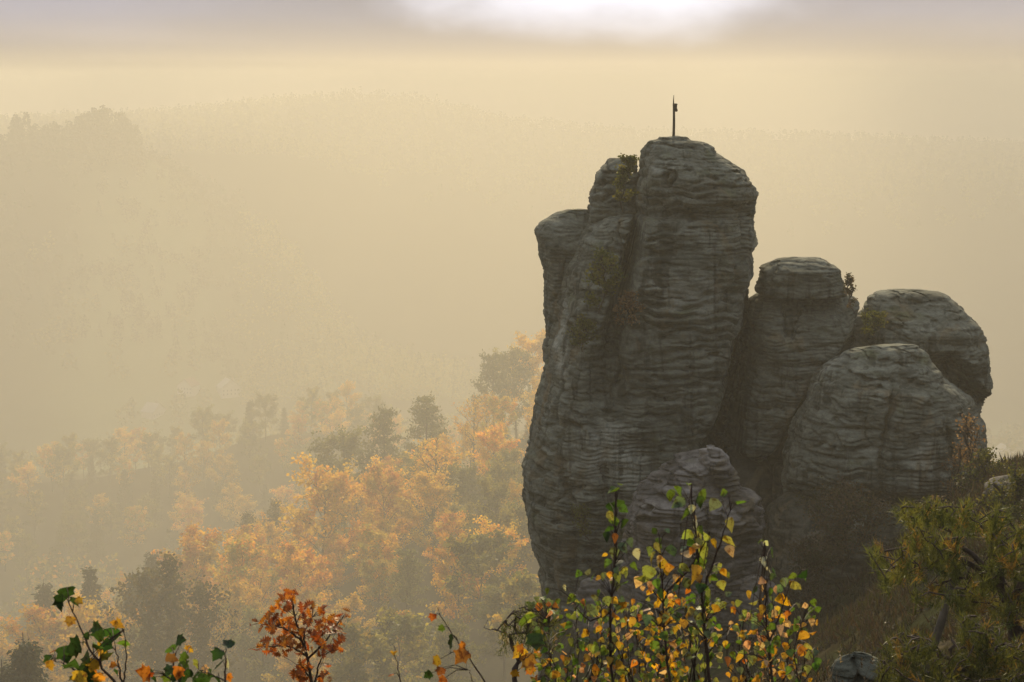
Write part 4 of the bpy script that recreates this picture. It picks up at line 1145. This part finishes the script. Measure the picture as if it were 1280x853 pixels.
CC['r'] = (.34, .095, .017)
sprig('oak_sapling', 'young oak sapling with rust-red leaves standing alone before the misty woods', 'sapling', 8.0,
      [c5([(515, 900), (495, 780), (478, 660), (420, 480), (370, 320), (340, 150)]), c5([(470, 640), (440, 480), (490, 380), (530, 310)]), c5([(478, 660), (560, 590), (640, 500), (700, 410), (775, 310)]), c5([(535, 860), (560, 730), (590, 650), (680, 590)]),
       c5([(430, 520), (300, 420), (120, 390)]), c5([(470, 640), (340, 560), (120, 570)]), c5([(500, 820), (440, 740), (420, 690)]), c5([(540, 820), (640, 780)])],
      [], O_, 63, .011, oak_leaves, .16, .15, parts=('stem', 'leaves'))

# bent twigs in the gap between oak and birches
c7 = lambda l: conv(l, 500, 580, 2.286)
sprig('bent_twig', 'thin bent twig with one heart-shaped green leaf and orange leaves below', 'twig', 4.2, [c7([(255, 640), (200, 555), (150, 490), (118, 440), (108, 415)]), c7([(215, 640), (190, 570)])],
      c7([(92, 440, 10, 'r'), (118, 472, 10, 'g'), (147, 512, 24, 'G'), (172, 550, 22, 'o'), (178, 520, 12, 'o'), (102, 566, 14, 'y'), (115, 592, 12, 'r'), (80, 606, 13, 'G'), (120, 618, 12, 'o')]), L_, 64, .003, None, .05, .7)
sprig('bent_twig', 'dark twig with large green and orange leaves beside the small crooked pine', 'twig', 4.2, [c7([(325, 640), (335, 575), (355, 510), (370, 455)]), c7([(335, 575), (380, 540), (385, 500)])],
      c7([(365, 448, 23, 'g'), (385, 508, 24, 'G'), (335, 542, 24, 'y'), (372, 568, 26, 'y'), (372, 595, 15, 'o'), (350, 530, 14, 'o'), (330, 600, 12, 'y')]), L_, 65, .003, None, .05, .7)
sprig('bent_twig', 'nearly bare upright twig with tiny dark buds near the bottom centre', 'twig', 4.4, [c7([(5, 640), (-10, 560), (-18, 520)])], c7([(-20, 540, 9, 'y'), (-25, 600, 8, 'o')]), L_, 66, .0025, None, .04, .7)


# ------------------------------------------------------------------ pines close by
def tuft_pine(name, label, d, wood, tufts, seed, nlen=.075, nn=34, root=None, bark=None, cols=((.1, .115, .032), (.14, .14, .036), (.07, .085, .026), (.24, .15, .04))):
    rng = np.random.RandomState(seed); w = MB(); lf = MB(); paths = []
    for st, r0, r1 in wood:
        B = stem_pts(st, d, 12) + rng.normal(0, .012, (12, 3)); w.tube(B, np.linspace(r0, r1, 12), 7); paths.append(B)
    allp = np.concatenate(paths)
    T = np.array([P(t[0], t[1], d + t[2]) for t in tufts])
    order = np.argsort(((T[:, None] - allp[None]) ** 2).sum(-1).min(1))
    pts = list(allp)
    for i in order:      # every tuft hangs on a twig that grows from the nearest wood
        A = np.array(pts); k = ((A - T[i]) ** 2).sum(1).argmin(); a = A[k]
        ln = np.linalg.norm(T[i] - a)
        mid = (a + T[i]) / 2 + rng.normal(0, .06 * ln, 3) + [0, 0, .05 * ln]
        w.tube([a, mid, T[i]], [.006, .0045, .003], 4)
        pts += [a * .4 + mid * .6, mid, T[i]]
        out = unit(T[i] - a + [0, 0, .12])
        m = int(nn * rng.uniform(.7, 1.3)); c = np.array(cols)[rng.choice(len(cols), p=[.4, .3, .2, .1])]
        ax = unit(out * .7 + np.array([0, 0, .35]) + rng.normal(0, .55, (m, 3)))
        C = T[i] - out * rng.uniform(0, .16, (m, 1)) + rng.normal(0, .008, (m, 3))
        leaves(lf, C, ax, rng.normal(0, 1, (m, 3)), nlen * rng.uniform(.7, 1.2, m), TRI * np.array([.11, 1, 1]), TRIF, c * (1 + .2 * rng.normal(size=(m, 1))))
    e = bpy.data.objects.new(name, None); COL.objects.link(e)
    org = np.array(root if root is not None else allp[0]); e.location = org; e['label'] = label; e['category'] = 'tree'
    for nm, m, mt in (('trunk', w, bark or M_PINEBARK), ('crown', lf, M_NEEDLE)):
        m.v = [v - org for v in m.v]; obj(nm, m.build(nm, mt, m is w), e)


def in_poly(px, py, poly):
    ins = np.zeros(len(px), bool); n = len(poly)
    for i in range(n):
        x1, y1 = poly[i]; x2, y2 = poly[(i + 1) % n]
        c = ((y1 > py) != (y2 > py)) & (px < (x2 - x1) * (py - y1) / (y2 - y1 + 1e-9) + x1); ins ^= c
    return ins


def scatter_poly(poly, n, seed, dz, gap=None):
    rng = np.random.RandomState(seed); poly = np.array(poly, float); out = []
    x0, y0 = poly.min(0); x1, y1 = poly.max(0)
    while len(out) < n:
        q = rng.uniform([x0, y0], [x1, y1], (200, 2)); ok = in_poly(q[:, 0], q[:, 1], poly)
        dn = noise(q[:, 0] * .03, q[:, 1] * .045, seed) > (-.28 if gap is None else gap)
        out += [(a, b, rng.uniform(-dz, dz)) for a, b in q[ok & dn]]
    return out[:n]


c8 = lambda l: conv(l, 940, 540, 2.726)
crown = c8([(395, 405), (450, 350), (480, 265), (545, 225), (570, 255), (620, 225), (680, 260), (740, 235), (830, 245), (880, 280), (940, 290), (1150, 300), (1200, 700), (1000, 760), (940, 640), (860, 660), (800, 600), (740, 590), (700, 620), (640, 540), (590, 580), (545, 570), (520, 500), (460, 515), (420, 470)])
tuft_pine('pine_tree', 'olive green pine with spreading branches rising at the right edge', 12.,
          [(c8([(925, 1000), (920, 853), (905, 700), (890, 600), (850, 530)]), .075, .03), (c8([(890, 600), (780, 470), (690, 420), (560, 385), (440, 405)]), .03, .008), (c8([(850, 530), (740, 400), (640, 320), (555, 250)]), .028, .006), (c8([(890, 600), (930, 450), (1050, 350)]), .035, .01),
           (c8([(790, 480), (700, 500), (600, 520)]), .018, .005), (c8([(850, 530), (830, 400), (760, 270)]), .022, .006), (c8([(905, 640), (850, 655), (790, 665)]), .016, .004), (c8([(905, 650), (930, 700), (1000, 720)]), .02, .005), (c8([(870, 560), (840, 620)]), .01, .003)],
          scatter_poly(crown, 820, 70, 1.1, -.02), 70)
low = c8([(455, 720), (500, 680), (560, 670), (610, 690), (670, 640), (740, 615), (800, 640), (860, 680), (930, 660), (1100, 680), (1150, 900), (420, 900), (430, 760)])
tuft_pine('pine_tree', 'low bushy young pine under the taller pine in the bottom right corner', 9.6,
          [(c8([(700, 960), (700, 860), (690, 780), (680, 700)]), .03, .008), (c8([(700, 830), (800, 760), (920, 765)]), .016, .005), (c8([(695, 800), (600, 720), (520, 700)]), .014, .004), (c8([(690, 780), (760, 690), (800, 650)]), .012, .004), (c8([(700, 860), (560, 800), (470, 780)]), .014, .004), (c8([(710, 860), (900, 860), (1040, 800)]), .018, .005)],
          scatter_poly(low, 560, 71, .8, -.12), 71, .065, 30, cols=((.075, .085, .025), (.1, .105, .028), (.055, .065, .02), (.2, .13, .036)))
# leaning weathered trunk between the pines
def snag():
    d = 14.5; B = stem_pts(c8([(628, 700), (648, 640), (668, 560), (690, 470)]), d, 14); g = float(ground_z(B[0][0], d))
    B = np.concatenate([[[B[0][0] - .25, d, g - .1]], B]); mb = MB(); mb.tube(B, np.linspace(.042, .026, 15), 9)
    mb.tube([B[10], B[10] + [.22, -.05, .3]], [.016, .006], 5); mb.tube([B[13], B[13] + [-.15, .02, .25]], [.014, .005], 5)
    org = B[0].copy(); mb.v = [v - org for v in mb.v]
    obj('dead_trunk', mb.build('dead_trunk', plain_mat('bleached_wood', (.09, .075, .055), .9, 9., .4, bump=.5)), None, 'pale leaning dead trunk between the two pines on the right', 'tree trunk', loc=org)


snag()
def small_pine():
    d = 8.
    tuft_pine('pine_tree', 'small crooked pine with a dark curved stem at the left of the leafy clump', d,
              [(c7([(345, 760), (340, 640), (330, 560), (325, 520), (305, 490), (320, 480), (360, 480), (400, 480)]), .016, .006), (c7([(330, 480), (340, 440), (380, 410)]), .008, .003), (c7([(310, 488), (270, 480), (245, 455)]), .004, .0015)],
              scatter_poly(c7([(285, 465), (300, 440), (330, 415), (370, 400), (420, 385), (455, 405), (470, 440), (440, 470), (395, 468), (340, 470)]), 95, 72, .14, -.6), 72, .032, 30)


small_pine()

# ------------------------------------------------------------------ bushes growing on the rocks
def on_rock(name, label, px, py0, py1, wpx, d, pal, seed, cn=26, leaf=3.2, up=.9, nn=(10, 5), bare=0., cat='bush', wood=M_BARK, r=None):
    """a bush rooted at photo row py1, reaching up to py0"""
    b = P(px, py1, d); H = (py1 - py0) * K * d * 1.02; Rr = wpx * .5 * K * d
    wd, cr, _ = broad(seed, H, Rr, .12, nn[0], nn[1], cn, Rr * .32, leaf * K * d, pal, wood, bare, up, .012 + .008 * H)
    e = bpy.data.objects.new(name, None); COL.objects.link(e); e.location = b; e['label'] = label; e['category'] = cat
    obj('branches', wd, e); obj('foliage', cr, e)


YG = np.array([(.13, .14, .03), (.18, .17, .04), (.1, .12, .03)]); RUS = np.array([(.2, .12, .06), (.16, .09, .05), (.24, .16, .09)]); BRN = np.array([(.075, .055, .035), (.1, .07, .045), (.06, .06, .03)])
on_rock('rock_birch', 'yellow-green birch bush growing from the face of the tall tower', 748, 326, 392, 56, 56.55, YG, 101)
on_rock('rock_bush', 'russet half-dry bush just below the birch on the tower face', 777, 378, 414, 46, 56.5, RUS, 102, 16, 2.6, nn=(11, 5))
on_rock('rock_bush', 'low yellow-green bush at the lower left of the birch on the tower face', 728, 410, 440, 44, 56.5, YG * .8, 103, 20, 2.6)
on_rock('rock_bush', 'green bush climbing the upper shoulder of the tall tower', 779, 202, 266, 38, 58.4, YG * .8, 104, 26, 2.8, 1.2)
on_rock('rock_bush', 'wispy bush in the gap right of the cap block', 1069, 350, 392, 26, 57.4, BRN * 1.4, 105, 10, 2.2, 1.2, bare=.3)
on_rock('rock_bush', 'low moss-green bush on the rear dome', 1094, 398, 420, 40, 57.6, YG * .6, 106, 18, 2.4)
on_rock('rock_bush', 'faint small bush low on the left side of the tall tower', 737, 640, 676, 42, 56.2, YG * .7, 107, 12, 2.4)
on_rock('rock_birch', 'thin russet birch beside the right foot of the front dome', 1204, 528, 640, 66, 52., RUS * .9, 108, 9, 2.8, 1.2, (15, 6), .2)
on_rock('rock_bush', 'russet spindly bush left of the thin russet birch', 1180, 556, 640, 40, 51.5, RUS * .7, 109, 7, 2.6, 1.1, (12, 5), .3)
on_rock('rock_bush', 'green juniper-like bush at the foot of the thin russet birch', 1216, 572, 640, 66, 50.5, YG * .55, 110, 30, 2.8, .8)
on_rock('bank_bush', 'airy olive bush on the bank above the tall right-edge pine', 1252, 606, 690, 90, 36., YG * .6, 113, 30, 3., .9, (14, 6))
on_rock('bank_bush', 'brownish olive bush on the bank left of the right-edge pine crown', 1150, 640, 730, 90, 40., np.concatenate([YG * .5, BRN]), 114, 30, 3., .9, (14, 6))
on_rock('rock_bush', 'large brown heather bush on the dark rock base under the front dome', 1052, 628, 720, 130, 50.5, BRN, 111, 52, 2.6, .8, (16, 7))
on_rock('rock_bush', 'dim dark bush at the foot of the dark rock base', 1010, 690, 770, 90, 48.5, BRN * .7, 112, 40, 2.8, .8, (14, 6))

# ------------------------------------------------------------------ heath, grass, stones
def heath():
    rng = np.random.RandomState(80); lf = MB(); n = 22000
    d = np.exp(rng.uniform(math.log(7.5), math.log(60), n)); px = rng.uniform(930, 1420, n); x = (px - 640) * K * d
    k = noise(x * .5, d * .5, 4.) > -.25; d, x = d[k], x[k]; z = ground_z(x, d); n = len(d)
    for i in range(n):
        m = 8; s = K * d[i] * rng.uniform(3.5, 7.5); C = np.array([x[i], d[i], z[i] - .02]) + rng.normal(0, s * .8, (m, 3)) * [1, 1, .1]
        pal = [BRN * .55, YG * .28, BRN * .4, RUS * .28][rng.randint(4)]
        leaves(lf, C, rng.normal(0, .45, (m, 3)) + [0, 0, 1], rng.normal(0, 1, (m, 3)), s * 2.2 * rng.uniform(.6, 1.2, m), TRI * np.array([.2, 1, 1]), TRIF, pick(rng, pal, m))
    obj('heath', lf.build('heath', M_STRAW, False), None, 'brown and green heath covering the slope at the right', 'ground cover', kind='stuff')


heath()
def grass():
    rng = np.random.RandomState(81); lf = MB()
    for i in range(420):
        d = rng.uniform(8.6, 10.4); px = rng.uniform(930, 1150); px = px if rng.rand() < .8 else rng.uniform(700, 1350); x = (px - 640) * K * d; z = float(ground_z(x, d)) - .03
        h = rng.uniform(.25, .62) * (1.05 if 960 < px < 1090 else .7); a = rng.uniform(0, 6.28); lean = rng.uniform(.05, .5) * h
        q = np.linspace(0, 1, 6); B = np.stack([x + math.cos(a) * lean * q ** 2, d + math.sin(a) * lean * q ** 2, z + h * (q - .12 * q ** 3)], 1)
        c = np.array([(.16, .11, .06), (.1, .07, .04), (.07, .05, .03), (.24, .18, .11)])[rng.randint(4)]
        lf.tube(B, np.linspace(.0032, .0012, 6), 3, c)
        if rng.rand() < .35:
            m = 7; leaves(lf, B[-1] - np.array([0, 0, .06]) * rng.rand(m, 1), rng.normal(0, .6, (m, 3)) + [0, 0, 1], rng.normal(0, 1, (m, 3)), .022, TRI * np.array([.5, 1, 1]), TRIF, c * 1.2)
    obj('dry_grass', lf.build('dry_grass', M_STRAW, False), None, 'dry brown grass stalks right of the leafy clump', 'grass', kind='stuff')


grass()
rock('mossy_boulder', [(815, 1062, 1078), (818, 1052, 1090), (826, 1043, 1098), (838, 1039, 1104), (860, 1037, 1106), (900, 1038, 1107), (960, 1036, 1110)], 10, .16, None, 47., 2.3, 0, mat=M_ROCK, amp=.9, big=.08, step=.005, cap=.4, crest=.2, scl=2.6,
     label='rounded pale boulder among dry grass at the bottom edge', cat='boulder')
rock('rock_slab', [(595, 1256, 1300), (598, 1248, 1330), (602, 1238, 1350), (610, 1232, 1360), (630, 1232, 1360)], 44.5, .9, None, 15., 2.4, 0, mat=M_ROCK2, amp=.35, big=.1, step=.03, cap=.3, crest=.25,
     label='pale flat rock slab on the heathy knoll at the right edge', cat='rock')
# ------------------------------------------------------------------ air, sun, sky
SUN_AZ, SUN_EL = R(6.0), R(27.0)
sd = bpy.data.lights.new('sun', 'SUN'); sd.energy = 5.; sd.angle = R(4); sd.color = (1., .825, .52)
so = bpy.data.objects.new('sun', sd); COL.objects.link(so)
sv = Vector((math.sin(SUN_AZ) * math.cos(SUN_EL), math.cos(SUN_AZ) * math.cos(SUN_EL), math.sin(SUN_EL)))
so.rotation_euler = sv.to_track_quat('Z', 'Y').to_euler()
so.location = (30, 300, 200)

mb = MB(); mb.box(-5200, 6600, -170, 5300, -330, 24)
m, nt, N, L = newmat('valley_haze')
out = N.new('ShaderNodeOutputMaterial'); v = N.new('ShaderNodeVolumePrincipled')
v.inputs['Color'].default_value = (.965, .9, .75, 1); v.inputs['Density'].default_value = .0008; v.inputs['Anisotropy'].default_value = .24
L.new(v.outputs[0], out.inputs['Volume'])
obj('haze', mb.build('haze', m, False), None, 'thick golden morning haze filling the valley', 'haze', kind='stuff')

def shade_clouds():
    # cloud lumps added out of view to shade parts of the haze
    rng = np.random.RandomState(31); mb = MB()
    spots = []       # where each lump throws its shade on the valley (x, y at 90 m below the viewer), and its size
    for fx, fy, r in [(-330, 560, 100), (-225, 800, 60), (-700, 1000, 230), (-250, 380, 70),
                      (-330, 1500, 170), (0, 1900, 260), (420, 1800, 240), (850, 1900, 300), (600, 2350, 300), (20, 2400, 280), (300, 2050, 180), (-420, 2750, 330), (1200, 2300, 380), (-1200, 3000, 420),
                      (-1900, 2700, 620), (-200, 3400, 650), (-1400, 3700, 750), (1200, 3500, 700), (2300, 3000, 700), (0, 4600, 800), (-1900, 4900, 900), (1900, 4700, 900),
                      (150, 520, 45), (225, 800, 60), (330, 1150, 90), (260, 560, 80), (480, 900, 150)]:
        k_ = (640 + 90) / math.tan(SUN_EL); spots.append((fx + k_ * math.sin(SUN_AZ), fy + k_ * math.cos(SUN_AZ), r))
    nu, nv = 36, 16
    for cx, cy_, r in spots:
        a = np.linspace(0, 2 * np.pi, nu, endpoint=False)[None]; b = np.linspace(-1.45, 1.45, nv)[:, None]
        D = np.stack([np.cos(b) * np.cos(a), np.cos(b) * np.sin(a), np.sin(b) + 0 * a], -1)
        k = 1 + .35 * fbm(D[..., 0] * 1.6 + cx, D[..., 1] * 1.6, D[..., 2] * 1.6, 4)
        V = D * k[..., None] * np.array([r, r * 1.2, r * .22]) + [cx, cy_, 620 + 60 * rng.rand()]
        i = np.arange(nv - 1)[:, None] * nu; j = np.arange(nu)[None]; j2 = (j + 1) % nu
        mb.add(V.reshape(-1, 3), f4=np.stack([i + j, i + j2, i + nu + j2, i + nu + j], -1).reshape(-1, 4))
    obj('shade_clouds', mb.build('shade_clouds', plain_mat('shade_cloud_white', (.8, .8, .82), 1.)), None, 'added cloud lumps out of view that shade parts of the haze', 'shade_clouds', kind='stuff')


shade_clouds()
w = bpy.data.worlds.new('World'); scene.world = w; w.use_nodes = True
nt = w.node_tree; N, L = nt.nodes, nt.links; N.clear()
out = N.new('ShaderNodeOutputWorld'); bg = N.new('ShaderNodeBackground'); bg.inputs['Strength'].default_value = .1
sky = N.new('ShaderNodeTexSky'); sky.sky_type = 'NISHITA'; sky.sun_disc = False; sky.sun_elevation = SUN_EL; sky.sun_rotation = SUN_AZ
tc = N.new('ShaderNodeTexCoord'); sp = N.new('ShaderNodeSeparateXYZ'); L.new(tc.outputs['Generated'], sp.inputs[0])


def mth(op, a, b=None, c=None):
    n = N.new('ShaderNodeMath'); n.operation = op
    for i, x in enumerate((a, b, c)):
        if x is None: continue
        if isinstance(x, (int, float)): n.inputs[i].default_value = x
        else: L.new(x, n.inputs[i])
    return n.outputs[0]


def mixc(f, a, b):
    x = N.new('ShaderNodeMix'); x.data_type = 'RGBA'
    for i, q in ((0, f), (6, a), (7, b)):
        if isinstance(q, tuple): x.inputs[i].default_value = (*q, 1)
        elif isinstance(q, float): x.inputs[i].default_value = q
        else: L.new(q, x.inputs[i])
    return x.outputs[2]


def nz(scale, xyz, det=4):
    mp = N.new('ShaderNodeMapping'); mp.inputs['Scale'].default_value = xyz; L.new(tc.outputs['Generated'], mp.inputs[0])
    n = N.new('ShaderNodeTexNoise'); n.inputs['Scale'].default_value = scale; n.inputs['Detail'].default_value = det; L.new(mp.outputs[0], n.inputs['Vector']); return n.outputs[0]


# overcast: a grey-violet cloud sheet with soft streaks and one bright gap over the sun
el = mth('ARCSINE', sp.outputs['Z'])
rp = N.new('ShaderNodeValToRGB'); L.new(mth('MULTIPLY_ADD', el, 1.0, .1), rp.inputs[0])     # 0.1 = horizon
cr = rp.color_ramp; cr.elements[0].position = .09; cr.elements[0].color = (.9, .75, .7, 1)
for pos, c in ((.104, (1.0, .85, .85)), (.114, (1.7, 1.5, 1.75)), (.126, (2.1, 2.1, 2.9)), (.14, (2.0, 2.25, 3.6)), (.25, (2.2, 2.6, 3.8)), (.5, (3.6, 3.9, 4.8)), (.8, (6, 6.4, 7.4))):
    e = cr.elements.new(pos); e.color = (*c, 1)
cr.elements[-1].position = 1.; cr.elements[-1].color = (7.5, 8, 9, 1)
cl = nz(3.2, (1, 1, 3.5), 5)
mr = N.new('ShaderNodeMapRange'); mr.inputs[1].default_value = .3; mr.inputs[2].default_value = .7; mr.inputs[3].default_value = .65; mr.inputs[4].default_value = 1.35; L.new(cl, mr.inputs[0])
sc_ = N.new('ShaderNodeVectorMath'); sc_.operation = 'SCALE'; L.new(rp.outputs[0], sc_.inputs[0])
bk = N.new('ShaderNodeMapRange'); bk.interpolation_type = 'SMOOTHSTEP'; bk.inputs[1].default_value = -.5; bk.inputs[2].default_value = .3; bk.inputs[3].default_value = .85; bk.inputs[4].default_value = 1.   # the sky away from the sun is darker
L.new(sp.outputs['Y'], bk.inputs[0]); L.new(mth('MULTIPLY', mr.outputs[0], bk.outputs[0]), sc_.inputs['Scale'])
# the gap
gz = float(at(765, -22, 100.)[1]) / 100
gx = (770 - 640) * K
uu = mth('DIVIDE', sp.outputs['X'], mth('MAXIMUM', sp.outputs['Y'], .01)); vv = mth('DIVIDE', sp.outputs['Z'], mth('MAXIMUM', sp.outputs['Y'], .01))
du = mth('DIVIDE', mth('SUBTRACT', uu, gx), .1); dv = mth('DIVIDE', mth('SUBTRACT', vv, gz), .024)
r2 = mth('SQRT', mth('ADD', mth('MULTIPLY', du, du), mth('MULTIPLY', dv, dv)))
r2 = mth('ADD', r2, mth('MULTIPLY', mth('SUBTRACT', nz(9., (1, 1, 2.), 4), .5), 1.7))
gm = N.new('ShaderNodeMapRange'); gm.interpolation_type = 'SMOOTHSTEP'; gm.inputs[1].default_value = 1.55; gm.inputs[2].default_value = .35; L.new(r2, gm.inputs[0])
front = mth('GREATER_THAN', sp.outputs['Y'], .05)
cloud = mixc(mth('MULTIPLY', gm.outputs[0], front), sc_.outputs[0], (9.8, 10.3, 12.6))
L.new(mixc(.97, sky.outputs[0], cloud), bg.inputs[0]); L.new(bg.outputs[0], out.inputs[0])
w.cycles.sampling_method = 'MANUAL'; w.cycles.sample_map_resolution = 512

vs = scene.view_settings; vs.view_transform = 'Standard'; vs.look = 'None'; vs.exposure = .06; vs.gamma = 1.; vs.use_curve_mapping = False
cy = scene.cycles
cy.max_bounces = 6; cy.diffuse_bounces = 3; cy.glossy_bounces = 2; cy.transmission_bounces = 3; cy.volume_bounces = 3; cy.transparent_max_bounces = 4
cy.use_denoising = True
try: cy.denoiser = 'OPENIMAGEDENOISE'; cy.denoising_input_passes = 'RGB_ALBEDO_NORMAL'
except Exception: pass
cy.sample_clamp_indirect = 8; cy.caustics_reflective = False; cy.caustics_refractive = False
scene.render.film_transparent = False
